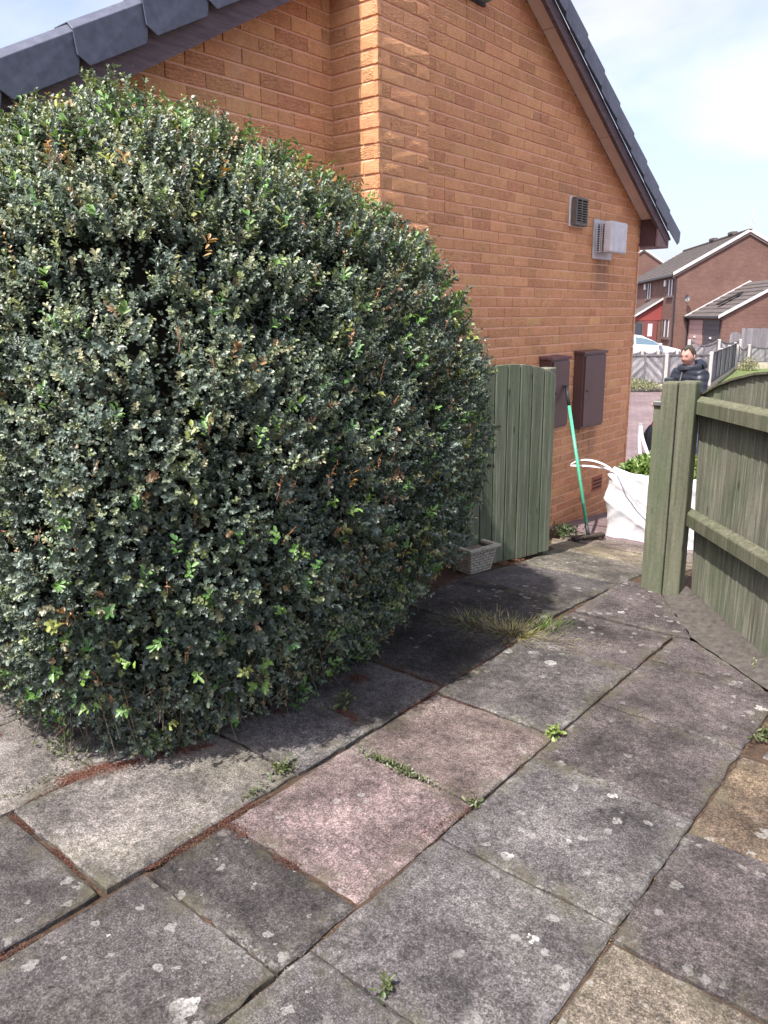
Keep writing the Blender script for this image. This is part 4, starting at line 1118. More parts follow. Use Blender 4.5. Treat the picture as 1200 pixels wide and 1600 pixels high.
# ================================================================== ACROSS THE STREET
FY = math.radians(33.1)
FF = Vector((-math.sin(FY), math.cos(FY), 0)); FG = Vector((math.cos(FY), math.sin(FY), 0)); UZ = Vector((0, 0, 1))
GZ = -.72
def far_house(name, label, o, length, width, zeave, zapex, parts):
    """gable house: o = near left corner; runs back along FF, gable towards the camera along FG (object frame u=x along FG, v=y along FF)"""
    h = empty(name, o, FY); tag(h, label, 'house')
    Mx = Matrix.Translation(Vector(o)) @ Matrix.Rotation(FY, 4, 'Z')
    def B(nm, mb, mat, parent=None, **kw):
        ob = mb.build(nm, mat, None, **kw); ob.parent = parent or h
        if parent is not None and parent is not h: pass
        return ob
    hw = width / 2; ze, za = zeave - o[2], zapex - o[2]
    wall = B('wall', MB().prism([(0, 0, -1), (width, 0, -1), (width, 0, ze), (hw, 0, za), (0, 0, ze)], (0, length, 0)), MAT['farbrick'])
    rf = MB(); ov = .28; rows = 15
    for sg in (-1, 1):
        for k in range(rows):
            f0, f1 = k / rows, (k + 1) / rows + .012
            def at(f, up): return (hw + sg * (hw + ov) * f, za - (za - ze) * f * (hw + ov) / hw + up)
            (xa, z1), (xb, z2) = at(f0, .10), at(f1, .145)
            rf.prism([(xa, -.12, z1), (xb, -.12, z2), (xb, -.12, z2 + .03), (xa, -.12, z1 + .03)], (0, length + .24, 0))
    roof_ = B('roof', rf, MAT['fartile'])
    for sg in (-1, 1):
        xa, xb = hw, hw + sg * (hw + ov); z1, z2 = za + .05, za - (za - ze) * (hw + ov) / hw + .05
        tr = MB().prism([(xa, -.15, z1), (xb, -.15, z2), (xb, -.15, z2 + .19), (xa, -.15, z1 + .19)], (0, .10, 0)).build('verge_trim', MAT['whitetrim']); tr.parent = roof_
        bb2 = MB().prism([(xa, -.10, z1 - .16), (xb, -.10, z2 - .16), (xb, -.10, z2 + .02), (xa, -.10, z1 + .02)], (0, .05, 0)).build('bargeboard', MAT['frame']); bb2.parent = roof_
    rg = MB().box(hw - .12, hw + .12, -.16, length + .1, za + .10, za + .24).build('ridge', MAT['fartile'], bevel=.04); rg.parent = roof_
    gu = MB().box(-ov - .10, -ov + .02, -.1, length, ze - ov * (za - ze) / hw - .02, ze - ov * (za - ze) / hw + .10).build('gutter', MAT['gutter'], bevel=.02); gu.parent = roof_
    return h, B, wall, roof_

def window(h, v0, v1, z0, z1, x=0.0, panes=2, fmat=None, nm='window'):
    fm = fmat or MAT['frame']
    w_ = empty(nm); w_.parent = h
    fr = MB()
    d = .06
    fr.box(x - d, x + .03, v0, v1, z0, z0 + .07).box(x - d, x + .03, v0, v1, z1 - .07, z1).box(x - d, x + .03, v0, v0 + .07, z0 + .07, z1 - .07).box(x - d, x + .03, v1 - .07, v1, z0 + .07, z1 - .07)
    for k in range(1, panes):
        vm = v0 + (v1 - v0) * k / panes; fr.box(x - d, x + .03, vm - .04, vm + .04, z0 + .07, z1 - .07)
    f = fr.build('frame', fm); f.parent = w_
    g_ = MB().box(x - .02, x - .012, v0 + .05, v1 - .05, z0 + .05, z1 - .05).build('pane', MAT['glass']); g_.parent = w_
    cu = MB()
    for k in range(panes):
        a = v0 + (v1 - v0) * k / panes + .1; cu.box(x - .0235, x - .0205, a, a + (v1 - v0) / panes * .42, z0 + .08, z1 - .08)
    c_ = cu.build('curtain', MAT['whitetrim']); c_.parent = w_
    sl = MB().box(x - .12, x + .02, v0 - .05, v1 + .05, z0 - .08, z0 - .003).build('sill', fm); sl.parent = w_
    return w_

H0 = hp(1053, 50, GZ)
house, B, wall, roof_ = far_house('terraced_house', 'red-brown brick two-storey house with white-trimmed gable across street', H0, 16, 8.3, zat(428, 50), zat(369, 50), None)
zz = lambda py, D: zat(py, D) - GZ
window(house, .8, 2.4, zz(463, 51.5), zz(436, 51.5)); window(house, 7.4, 9.0, zz(467, 58), zz(442, 58))
window(house, .9, 3.0, zz(528, 52), zz(497, 52))
for v_ in (2.75, 9.3): MB().box(-.14, -.01, v_, v_ + .28, zz(447, 52), zz(437, 52)).build('wall_lamp', MAT['white'], bevel=.02).parent = house
MB().tube([(-.32, -.02, zz(430, 50)), (-.10, -.06, zz(438, 50)), (-.06, -.06, 0)], .05, 8).build('downpipe', MAT['gutter']).parent = house
# porch with red boarded end and dark red door
por = MB().prism([(-1.75, 3.6, 0), (-.01, 3.6, 0), (-.01, 3.6, zz(499, 53.7)), (-1.75, 3.6, zz(499, 53.7))], (0, 3.2, 0)).build('porch', MAT['farbrick']); por.parent = house
MB().prism([(-1.78, 3.56, zz(500, 53.6)), (-.01, 3.56, zz(500, 53.6)), (-.01, 3.56, zz(470, 53.6)), (-1.78, 3.56, zz(496, 53.6))], (0, 3.2, 0)).build('red_boarding', MAT['redpaint']).parent = house
MB().prism([(-1.95, 3.45, zz(496.5, 53.6)), (-.01, 3.45, zz(468, 53.6)), (-.01, 3.45, zz(466, 53.6)), (-1.95, 3.45, zz(493.5, 53.6))], (0, 3.5, 0)).build('porch_roof', MAT['fartile']).parent = house
MB().prism([(-1.95, 3.38, zz(496.5, 53.6)), (-.01, 3.38, zz(468, 53.6)), (-.01, 3.38, zz(465, 53.6)), (-1.95, 3.38, zz(493, 53.6))], (0, .06, 0)).build('verge_trim', MAT['whitetrim']).parent = house
dr = MB().box(-1.15, -.25, 3.52, 3.59, 0, zz(501, 53.6)).build('door', MAT['reddoor'], bevel=.01); dr.parent = house
gl = MB().box(-.88, -.58, 3.508, 3.518, .9, 1.75).build('door_glass', MAT['whitetrim']); gl.parent = dr
MB().box(-1.7, -1.3, 3.50, 3.59, .9, zz(503, 53.6)).build('porch_window', MAT['glass']).parent = house
# ridge vents, aerial, satellite dish
for v_ in (3.0, 7.4): MB().box(3.95, 4.35, v_, v_ + .9, zat(369, 50) - GZ + .2, zat(369, 50) - GZ + .40).build('ridge_vent', MAT['fartile'], bevel=.04).parent = house
ae = MB(); zt = zat(367, 50) - GZ
ae.tube([(4.15, .1, zt - .2), (4.32, .1, zt + 1.3)], .022, 6)
for k in range(5): ae.tube([(4.32 - .02 * k, -.2, zt + 1.2 - .13 * k), (4.30 - .02 * k, .5, zt + 1.2 - .13 * k)], .012, 5)
ae.tube([(4.15, .1, zt + .1), (4.55, -.1, zt + .9)], .014, 5)
ae.build('aerial', MAT['whitetrim']).parent = house
ds = MB(); V = []; zc = zz(466, 50); 
for r_ in range(4):
    for k in range(14):
        a = 2 * math.pi * k / 14; q = .22 * r_ / 3; V.append((.62 + q * math.cos(a) * .75, -.28 + .12 * (q / .22) ** 2 * -1, zc + q * math.sin(a)))
ds.add(V, [(r_ * 14 + k, r_ * 14 + (k + 1) % 14, (r_ + 1) * 14 + (k + 1) % 14, (r_ + 1) * 14 + k) for r_ in range(3) for k in range(14)])
dsh = ds.build('satellite_dish', plain('grey_dish', (.20, .20, .21), .5, .3, .1), smooth=True); dsh.parent = house
am = MB().tube([(.62, 0, zc - .1), (.62, -.28, zc), (.62, -.6, zc - .15)], .02, 6).build('dish_arm', MAT['metal']); am.parent = dsh

# garage built on to the gable
G0 = H0 + FG * .9 - FF * 7.3
garage = empty('garage', G0, FY); tag(garage, 'lean-on brick garage with tiled roof and two doors', 'garage')
gw, ge, ga = 7.0, zat(494, 43) - GZ, zat(494, 43) - GZ + 1.95
MB().prism([(0, 0, -1), (gw, 0, -1), (gw, 0, ge), (gw / 2, 0, ga), (0, 0, ge)], (0, 7.28, 0)).build('wall', MAT['farbrick']).parent = garage
rf = MB()
for sg in (-1, 1):
    for k in range(9):
        f0, f1 = k / 9, (k + 1) / 9 + .015
        at = lambda f, up: (gw / 2 + sg * (gw / 2 + .25) * f, ga - (ga - ge) * f * (gw / 2 + .25) / (gw / 2) + up)
        (xa, z1), (xb, z2) = at(f0, .06), at(f1, .11)
        rf.prism([(xa, -.1, z1), (xb, -.1, z2), (xb, -.1, z2 + .03), (xa, -.1, z1 + .03)], (0, 7.36, 0))
gr = rf.build('roof', MAT['fartile']); gr.parent = garage
for v_ in (-.14, 7.1):
    for sg in (-1, 1):
        xa, xb = gw / 2, gw / 2 + sg * (gw / 2 + .28); z1, z2 = ga + .02, ga - (ga - ge) * (gw / 2 + .28) / (gw / 2) + .02
        MB().prism([(xa, v_, z1), (xb, v_, z2), (xb, v_, z2 + .16), (xa, v_, z1 + .16)], (0, .10, 0)).build('verge_trim', MAT['whitetrim']).parent = gr
rl = MB().prism([(.62, 3.2, ge + .62), (1.95, 3.2, ge + 1.30), (1.95, 3.2, ge + 1.37), (.62, 3.2, ge + .69)], (0, .5, 0)).build('rooflight', MAT['black']); rl.parent = gr
MB().box(-.36, -.24, -.1, 7.2, ge - .12, ge + .0).build('gutter', MAT['gutter'], bevel=.02).parent = garage
for v0, mt in ((.35, MAT['darkdoor']), (3.75, MAT['browndoor'])):
    dd = MB()
    for k in range(7): dd.box(-.05 - .006 * (k % 2), -.005, v0, v0 + 3.0, .02 + k * .285, .29 + k * .285)
    d_o = dd.build('garage_door', mt); d_o.parent = garage
    MB().box(-.09, -.062, v0 + 1.35, v0 + 1.65, .95, 1.05).build('handle', MAT['white']).parent = d_o
MB().box(-.08, -.005, -.0, 7.2, 2.06, ge - .12).build('lintel', MAT['frame']).parent = garage
MB().tube([(-.30, 7.22, ge - .1), (-.06, 7.22, ge - .4), (-.06, 7.22, 0)], .05, 8).build('downpipe', MAT['gutter']).parent = garage

H1 = hp(930, 78, GZ)
far_house('distant_house', 'distant red-brick house seen past the gable corner', H1, 12, 8.6, zat(440, 78), zat(393, 78), None)

# fences over the road
def clip(poly, test):
    out = []
    for i in range(len(poly)):
        a, b = poly[i], poly[(i + 1) % len(poly)]; fa, fb = test(a), test(b)
        if fa >= 0: out.append(a)
        if fa * fb < 0:
            t_ = fa / (fa - fb); out.append((a[0] + (b[0] - a[0]) * t_, a[1] + (b[1] - a[1]) * t_))
    return out
def slat_panel(p0, p1, z0, z1, mode, dip=0.0):
    """panel of diagonal slats, 'v' chevron or '/' one way; dip lowers the middle of the top edge"""
    p0, p1 = Vector(p0), Vector(p1); p0.z = p1.z = 0; d = p1 - p0; L = d.length; d.normalize(); nrm = d.cross(UZ)
    mb = MB(); H = z1 - z0; sw = .10
    def half(x0, x1, sl):
        k = -int(H / sw) - 2
        while x0 + k * sw * 1.42 < x1 + H:
            a = x0 + k * sw * 1.42; w_ = sw * 1.25
            if sl > 0: poly = [(a, 0), (a + w_, 0), (a + w_ + H, H), (a + H, H)]
            else: poly = [(a + H, 0), (a + H + w_, 0), (a + w_, H), (a, H)]
            poly = clip(poly, lambda q: q[0] - x0); 
            if len(poly) > 2: poly = clip(poly, lambda q: x1 - q[0])
            if len(poly) > 2 and dip:
                cxx = sum(q[0] for q in poly) / len(poly)
                xm = [q for q in poly if q[1] > H * .8]
                if xm: cxx = sum(q[0] for q in xm) / len(xm)
                lim = H - dip * (1 - (2 * cxx / L - 1) ** 2); poly = clip(poly, lambda q: lim - q[1])
            if len(poly) > 2:
                off = nrm * random.uniform(-.008, .008)
                g_ = (.27 if k % 2 else .18) * random.uniform(.8, 1.25); mb.prism([p0 + d * q[0] + UZ * (z0 + q[1]) + off for q in poly], nrm * .018, (g_, g_ * .95, g_ * .98))
            k += 1
    if mode == 'v': half(0, L / 2 - .02, 1); half(L / 2 + .02, L, -1)
    else: half(0, L, 1 if mode == '/' else -1)
    fr = MB()
    for a, b, za, zb in ((0, L, 0, .05), (0, .05, 0, H - .02), (L - .05, L, 0, H - .02), (L / 2 - .025, L / 2 + .025, 0, H - dip)):
        fr.obox(p0 + d * a + nrm * .02 + UZ * (z0 + za), d * (b - a), nrm * .03, UZ * (zb - za))
    n_ = 10
    for k in range(n_):
        xa, xb = L * k / n_, L * (k + 1) / n_; ha, hb = H - dip * (1 - (2 * xa / L - 1) ** 2), H - dip * (1 - (2 * xb / L - 1) ** 2)
        fr.prism([p0 + d * xa + UZ * (z0 + ha), p0 + d * xb + UZ * (z0 + hb), p0 + d * xb + UZ * (z0 + hb + .04), p0 + d * xa + UZ * (z0 + ha + .04)], nrm * .05)
    return mb, fr
def far_fence(label, pts, z0, hgt, modes, dips=None, base=.22, mats=None, postx=.06):
    f = empty('garden_fence', pts[0]); f.location.z = GZ; tag(f, label, 'fence', 'slatted garden fences over the road')
    for i, p in enumerate(pts):
        p = Vector(p); d = (Vector(pts[min(i + 1, len(pts) - 1)]) - Vector(pts[max(i - 1, 0)])); d.z = 0; d.normalize(); nn = d.cross(UZ)
        q = p - d * .055 - nn * .055
        MB().obox((q.x, q.y, GZ - .1), d * .11, nn * .11, UZ * (z0 + hgt + postx - GZ + .1)).build('post', MAT['concpost'], f, bevel=.012)
    for i in range(len(pts) - 1):
        a, b = Vector(pts[i]), Vector(pts[i + 1]); d = (b - a); d.z = 0; d.normalize()
        if modes[i] is None: continue
        mb, fr = slat_panel(a + d * .06, b - d * .06, z0, z0 + hgt, modes[i], dips[i] if dips else 0)
        pn = mb.build('slats', MAT['slats'], f); tag(pn, kind='stuff')
        fr.build('panel_frame', MAT['greydark'], f)
        if base:
            nn = d.cross(UZ); o_ = a + d * .05 - nn * .07
            MB().obox((o_.x, o_.y, GZ - .1), d * ((b - a).length - .1), nn * .14, UZ * (z0 - GZ + .08)).build('gravel_board', MAT['cream'], f, bevel=.01)
    return f
D1 = 24.6
row1 = [hp(px, D1) for px in (978, 1046, 1116)]
row1z0 = zat(602, D1); 
far_fence('chevron-slat fence across the road, left of the man', row1, zat(601, D1), zat(556, D1) - zat(601, D1), ['v', 'v'])
side = [hp(1117, 24.7), hp(1131, 27.2), hp(1144, 29.9), hp(1153, 32.8)]
far_fence('side run of slat fence with four white posts right of man', side, zat(601, D1), .93, ['/', '/', '/'], mats=[MAT['greydark']] * 3)
row2 = [hp(px, 33.0) for px in (1156, 1175, 1226)]
far_fence('low scooped slat fence at the right edge beyond the lawn', row2, zat(568, 33), zat(542, 33) - zat(568, 33), ['/', '/'], [.16, .1], mats=[MAT['greywood'], MAT['greydark']], base=.2)
row3 = [hp(px, 31.0) for px in (972, 1007, 1032, 1062, 1080)]
far_fence('slat fence standing in front of the parked car', row3, zat(575, 31), zat(550, 31) - zat(575, 31), ['/', '/', '/', '\\'], [.1] * 4, base=0)
row4 = [hp(1080, 34.0), hp(1127, 34.0), hp(1160, 34.0)]
far_fence('scooped slat fence in front of the garage doors', row4, zat(568, 34), zat(533, 34) - zat(568, 34), ['/', '\\'], [.22, .12], base=0, mats=[MAT['greydark'], MAT['greywood']])
# tall close-board fence with a round-topped gate
tf = empty('tall_fence', hp(1160, 38, GZ)); tag(tf, 'tall weathered close-board fence before the garage gable wall', 'fence')
a, b = hp(1161, 38), hp(1262, 38); d = b - a; d.z = 0; L = d.length; d.normalize(); nn = d.cross(UZ)
zt = zat(514, 38); nbd = int(L / .14)
for k in range(nbd):
    p = a + d * (k * .14)
    MB().obox((p.x, p.y, GZ), d * .134, nn * .02, UZ * (zt - GZ + random.uniform(-.02, .02))).build('board', MAT['greywood'], tf)
tg = empty('garden_gate', hp(1150, 38, GZ)); tag(tg, 'round-topped weathered garden gate beside the tall fence', 'gate')
a = hp(1143, 38); L = (hp(1160, 38) - a).length; zt = zat(526, 38)
for k in range(5):
    w_ = L / 5; p = a + d * (k * w_)
    tops = [zt + .20 * math.sqrt(max(0, 1 - ((k + q) / 2.5 - 1) ** 2)) for q in (0.02, .5, .98)]
    MB().prism([(p.x, p.y, GZ)] + [tuple(p + d * (w_ * .97) + UZ * (GZ - p.z))] + [tuple(p + d * (w_ * q) + UZ * (t2 - p.z)) for q, t2 in ((.97, tops[2]), (.5, tops[1]), (0, tops[0]))], nn * .022).build('board', MAT['greywood'], tg)
rgm = MB(); V = []
c0 = a + d * (L * .5); c0.z = zt - .05
rgm.tube([c0 - nn * .02 + d * .05 * math.cos(t_) + UZ * .05 * math.sin(t_) for t_ in np.linspace(0, 2 * math.pi, 10)], .012, 5)
rgm.build('ring_handle', MAT['gutter'], tg)
# lawn, kerb, verge planting, distant trees
lw = MB(); q = [hp(1100, 26.5, GZ + .02), hp(1300, 26.5, GZ + .02), hp(1300, 33, GZ + .03), hp(1160, 33, GZ + .03)]
lw.add(q, [(0, 1, 2, 3)]); lo = lw.build('lawn', MAT['lawn']); tag(lo, kind='structure')
if lo.data.polygons[0].normal.z < 0: lo.data.flip_normals()
ka, kb = hp(900, 23.6, GZ), hp(1300, 23.6, GZ); kd = kb - ka
tag(MB().obox(ka, kd, FF * .12, UZ * .09).build('kerb', MAT['cement'], bevel=.02), kind='structure')
pv = MB().add([ka + FF * .13 + UZ * .085, kb + FF * .13 + UZ * .085, kb + FF * 1.1 + UZ * .085, ka + FF * 1.1 + UZ * .085], [(0, 1, 2, 3)]).build('pavement', MAT['cement']); tag(pv, kind='structure')
def shrub(label, c, rad, n, cols, Lf=.05, cat='plant'):
    r_ = unit(n) * (rng.random((n, 1)) ** .4) * np.array(rad); r_[:, 2] = np.abs(r_[:, 2])
    P_ = np.array(c) + r_
    V, F, Cc = leaves(P_, unit(n) + np.array([0, 0, .5]), unit(n) + np.array([0, 0, .8]), Lf * (.7 + .6 * rng.random(n)), Lf * .45 * (.7 + .6 * rng.random(n)), np.array(cols)[rng.integers(0, len(cols), n)] * (.7 + .6 * rng.random((n, 1))))
    s_ = empty('shrub', c); tag(s_, label, cat)
    np_mesh('foliage', V, F, MAT['leaf'], s_, Cc)
    st_ = MB()
    for k in range(5): st_.tube([Vector(c) - Vector((0, 0, .02)), Vector(c) + Vector((random.gauss(0, rad[0] * .4), random.gauss(0, rad[1] * .4), rad[2] * .7))], [.008, .003], 4)
    st_.build('stem', MAT['twig'], s_)
shrub('small shrub growing on the verge below chevron fence', tuple(hp(998, 24.0, GZ + .08)), (.9, .5, .32), 900, [(.13, .17, .06), (.22, .23, .10), (.3, .27, .15)], .07)
shrub('low olive shrub on the far wall past the lawn', tuple(hp(1177, 32.0, GZ + .05)), (.45, .4, .55), 700, [(.15, .17, .07), (.24, .22, .11)], .07)

# ================================================================== PARKED CAR
CD = 36.5
cg0 = hp(1066, CD, GZ)
car = empty('parked_car', cg0, math.radians(40) + math.pi + .0); tag(car, 'silver-white hatchback parked behind the slatted fence', 'car')
# local: x = length (front at x=0 pointing back to +x = rear), built then rotated so the nose points right
def prof(x):      # belt height and roof height along the car
    belt = float(np.interp(x, [0, .25, .9, 1.3, 2.6, 3.6, 3.95, 4.0], [.55, .74, .90, .95, .98, 1.0, .98, .6]))
    rf_ = float(np.interp(x, [0, .95, 1.05, 1.5, 1.95, 2.4, 3.0, 3.55, 3.85, 4.0], [0, 0, .93, 1.20, 1.39, 1.46, 1.44, 1.34, 1.10, .0]))
    return belt, rf_
st_x = list(np.linspace(0, 4.0, 41)); V = []; secn = 12
for x in st_x:
    b, rf_ = prof(x); w_ = .84 * (1 - .35 * max(0, (.35 - x) / .35) ** 2 - .2 * max(0, (x - 3.7) / .3) ** 2)
    top = max(b + .02, rf_)
    gh = top > b + .08
    sec = [(-w_ * .9, .22), (-w_, .45), (-w_, b - .12), (-w_ * .96, b)]
    sec += [(-w_ * .72, b + (top - b) * .86), (-w_ * .50, top)] if gh else [(-w_ * .8, b + .012), (-w_ * .5, b + .02)]
    sec = sec + [(-a, z) for a, z in sec[::-1]]
    V += [(x, y, z) for y, z in sec]
F = [(i * secn + k, i * secn + k + 1, (i + 1) * secn + k + 1, (i + 1) * secn + k) for i in range(40) for k in range(secn - 1)]
F += [tuple(range(secn)), tuple(40 * secn + k for k in range(secn))[::-1]]
MB().add(V, F).build('body', MAT['carpaint'], smooth=True).parent = car
for sg in (-1, 1):
    def gp(x, f):
        b, rf_ = prof(x); y0_, y1_ = .84 * .96, .84 * .72; h = (rf_ - b) * .86
        return (x, sg * (y0_ + (y1_ - y0_) * f + .006), b + h * f)
    for xs_, nm in (([1.25, 1.5, 1.8, 2.1, 2.35], 'side_window'), ([2.43, 2.7, 3.0, 3.3, 3.5], 'side_window')):
        lo_ = [gp(x, .10) for x in xs_]; hi_ = [gp(x, .90 if 1.4 < x < 3.45 else .55) for x in xs_]
        mbw = MB(); V = lo_ + hi_; n_ = len(xs_)
        mbw.add(V, [(k, k + 1, n_ + k + 1, n_ + k) for k in range(n_ - 1)]).build(nm, MAT['carglass']).parent = car
    for x in (.72, 3.25):
        wm_ = MB(); V = []
        for y, r_ in ((sg * .66, .30), (sg * .70, .32), (sg * .84, .32), (sg * .86, .29)):
            for k in range(20): V.append((x + r_ * math.cos(k * math.pi / 10), y, .32 + r_ * math.sin(k * math.pi / 10)))
        wm_.add(V, [(r_ * 20 + k, r_ * 20 + (k + 1) % 20, (r_ + 1) * 20 + (k + 1) % 20, (r_ + 1) * 20 + k) for r_ in range(3) for k in range(20)] + [tuple(60 + k for k in range(20))])
        wh = wm_.build('wheel', MAT['rubber']); wh.parent = car
        rm = MB().tube([(x, sg * .855, .32), (x, sg * .868, .32)], .20, 18).build('rim', MAT['metal']); rm.parent = wh
    MB().box(1.20, 1.35, min(sg * .86, sg * 1.0), max(sg * .86, sg * 1.0), .93, 1.06).build('mirror', MAT['carpaint'], bevel=.03, seg=2).parent = car
    MB().box(.08, .38, min(sg * .55, sg * .80), max(sg * .55, sg * .80), .60, .72).build('headlight', MAT['glass'], bevel=.03).parent = car
ws = MB(); V = []
for x in (1.10, 1.3, 1.5, 1.72, 1.88):
    b, rf_ = prof(x)
    V += [(x, -.50, rf_ + .006), (x, .50, rf_ + .006)]
ws.add(V, [(2 * k, 2 * k + 1, 2 * k + 3, 2 * k + 2) for k in range(4)]).build('windscreen', MAT['carglass']).parent = car

# ================================================================== THE MAN BEHIND THE GATEPOST
TOC = Vector((.643, -.766, 0)); LEFT = Vector((-.766, -.643, 0))      # towards the camera, picture left
pg = hp(1092, 9.3); pg.z = gz(pg.y)
man = empty('person', pg)
tag(man, 'man in dark padded jacket and jeans, standing behind the gatepost looking left', 'person')
bf = (LEFT * .93 + TOC * .36).normalized(); bs = UZ.cross(bf)        # body forward, body left side
def J(f, s2, z): return pg + bf * f + bs * s2 + UZ * z
def skin(name, joints, edges, radii, mat, parent, sub=2):
    me = bpy.data.meshes.new(name); me.from_pydata([tuple(j) for j in joints], edges, [])
    o = bpy.data.objects.new(name, me); col.objects.link(o); put(o, parent)
    md = o.modifiers.new('skin', 'SKIN'); md.use_smooth_shade = True
    for i, r_ in enumerate(radii):
        sv = me.skin_vertices[0].data[i]; sv.radius = r_ if isinstance(r_, tuple) else (r_, r_)
        sv.use_root = (i == 0)
    ss = o.modifiers.new('sub', 'SUBSURF'); ss.levels = sub; ss.render_levels = sub
    me.materials.append(mat); return o
skinm = plain('skin', (.46, .25, .20), .5, .35, .08, 30)
navy = NT('navy_padded_nylon', .45, .4); v = navy.pos((1, 1, 1))
navy.base(navy.mix(navy.noise(v, 9, 4), (.010, .012, .020), (.022, .026, .038)))
wv = navy.n('TexWave', wave_type='BANDS', bands_direction='Z'); wv.inputs['Scale'].default_value = 4.2; wv.inputs['Distortion'].default_value = 3.5; navy.l(v, wv.inputs['Vector'])
navy.bump(wv.outputs['Fac'], .012, .6); navy = navy.m
jeans = plain('blue_grey_denim', (.10, .12, .19), .85, .15, .25, 30)
# body: one continuous figure
jb = [J(0, 0, .92), J(.03, 0, 1.12), J(.07, 0, 1.34), J(.10, 0, 1.45), J(.12, 0, 1.52),
      J(.07, .17, 1.37), J(.14, .24, 1.12), J(.26, .20, 1.02), J(.33, .19, 1.02),
      J(.07, -.17, 1.37), J(.16, -.23, 1.12), J(.27, -.16, 1.06), J(.34, -.15, 1.07),
      J(-.01, .09, .86), J(.03, .10, .48), J(-.02, .11, .08), J(.12, .12, .04),
      J(-.01, -.09, .86), J(-.02, -.10, .48), J(-.08, -.11, .08), J(.06, -.12, .04)]
eb = [(0, 1), (1, 2), (2, 3), (3, 4), (2, 5), (5, 6), (6, 7), (7, 8), (2, 9), (9, 10), (10, 11), (11, 12), (0, 13), (13, 14), (14, 15), (15, 16), (0, 17), (17, 18), (18, 19), (19, 20)]
rb = [.12, .115, .12, .06, .055, .06, .045, .035, .03, .06, .045, .035, .03, .085, .06, .042, .04, .085, .06, .042, .04]
body = skin('body', jb, eb, rb, skinm, man)
jj = [J(.0, 0, .86), J(.02, 0, 1.02), J(.045, 0, 1.20), J(.065, 0, 1.36), J(.085, 0, 1.44),
      J(.07, .19, 1.39), J(.14, .265, 1.13), J(.27, .21, 1.03), J(.07, -.19, 1.39), J(.16, -.255, 1.13), J(.28, -.165, 1.065)]
jk = skin('jacket', jj, [(0, 1), (1, 2), (2, 3), (3, 4), (3, 5), (5, 6), (6, 7), (3, 8), (8, 9), (9, 10)],
     [(.19, .17), (.18, .165), (.19, .17), (.19, .155), (.10, .10), (.105, .105), (.078, .078), (.055, .055), (.105, .105), (.078, .078), (.055, .055)], navy, man)
hoodp = [J(.02, .105, 1.485), J(-.045, .08, 1.50), J(-.085, .0, 1.515), J(-.045, -.08, 1.50), J(.02, -.105, 1.485), J(.14, -.085, 1.475), J(.18, 0, 1.465), J(.14, .085, 1.475)]
hd_ = MB().tube(hoodp + [hoodp[0]], [.05, .058, .066, .058, .05, .042, .038, .042, .05], 10, cap=False).build('hood', navy, man, smooth=True)
MB().tube([J(.19, .0, 1.43), J(.215, 0, 1.30), J(.20, 0, 1.10), J(.18, 0, .90)], .008, 6).build('zip', MAT['metal'], man)
MB().obox(J(.19, .06, 1.30), bf * .012, bs * .05, UZ * .03).build('badge', MAT['whitetrim'], man)
skin('jeans', [J(0, 0, .90), J(-.01, .09, .84), J(.03, .10, .48), J(-.02, .11, .10), J(-.01, -.09, .84), J(-.02, -.10, .48), J(-.08, -.11, .10)],
     [(0, 1), (1, 2), (2, 3), (0, 4), (4, 5), (5, 6)], [(.15, .13), .105, .078, .065, .105, .078, .065], jeans, man)
for f_, s2 in ((-.02, .11), (-.08, -.11)):
    p = J(f_ - .06, s2 - .05, .0)
    MB().obox(p, bf * .27, bs * .10, UZ * .075).build('shoe', MAT['darkplastic'], man, bevel=.03, seg=3)
# head, turned to look left and slightly down at the camera side
hf = (LEFT * .80 + TOC * .62 - UZ * .16).normalized(); hs = UZ.cross(hf).normalized(); hu = hf.cross(hs)
hc = J(.115, 0, 1.615)
def H(f, s2, u_): return hc + hf * f + hs * s2 + hu * u_
def head_r(th, ph):
    """th from top 0..pi, ph around from face front"""
    u_ = math.cos(th); c_ = math.cos(ph); s2 = math.sin(ph); k = math.sin(th)
    f = k * c_; s_ = k * s2
    R_f = .098 if f > 0 else .105
    x, y, z = f * R_f, s_ * .076, u_ * .122
    if z < 0: x *= 1 - .10 * (-u_); y *= 1 - .28 * u_ * u_
    if f > 0:
        x += .026 * math.exp(-((s_ / .16) ** 2)) * math.exp(-(((u_ + .17) / .16) ** 2))        # nose
        x += .008 * math.exp(-(((u_ - .22) / .10) ** 2)) * (abs(s_) < .6)                        # brow
        x -= .012 * math.exp(-(((abs(s_) - .38) / .14) ** 2)) * math.exp(-(((u_ - .04) / .11) ** 2))   # eye sockets
        x += .006 * math.exp(-((s_ / .3) ** 2)) * math.exp(-(((u_ + .50) / .07) ** 2))          # lips
        x += .010 * math.exp(-((s_ / .3) ** 2)) * math.exp(-(((u_ + .82) / .16) ** 2))          # chin
        x += .006 * math.exp(-(((abs(s_) - .5) / .16) ** 2)) * math.exp(-(((u_ + .22) / .16) ** 2))   # cheeks
    return x, y, z
nt_, np_ = 28, 40; V = []
for i in range(nt_ + 1):
    for k in range(np_): V.append(H(*head_r(math.pi * i / nt_, 2 * math.pi * k / np_)))
F = [(i * np_ + k, i * np_ + (k + 1) % np_, (i + 1) * np_ + (k + 1) % np_, (i + 1) * np_ + k) for i in range(nt_) for k in range(np_)]
head = MB().add(V, F).build('head', skinm, man, smooth=True)
MB().tube([J(.08, 0, 1.44), H(-.03, 0, -.07)], [.062, .058], 12).build('neck', skinm, head, smooth=True)
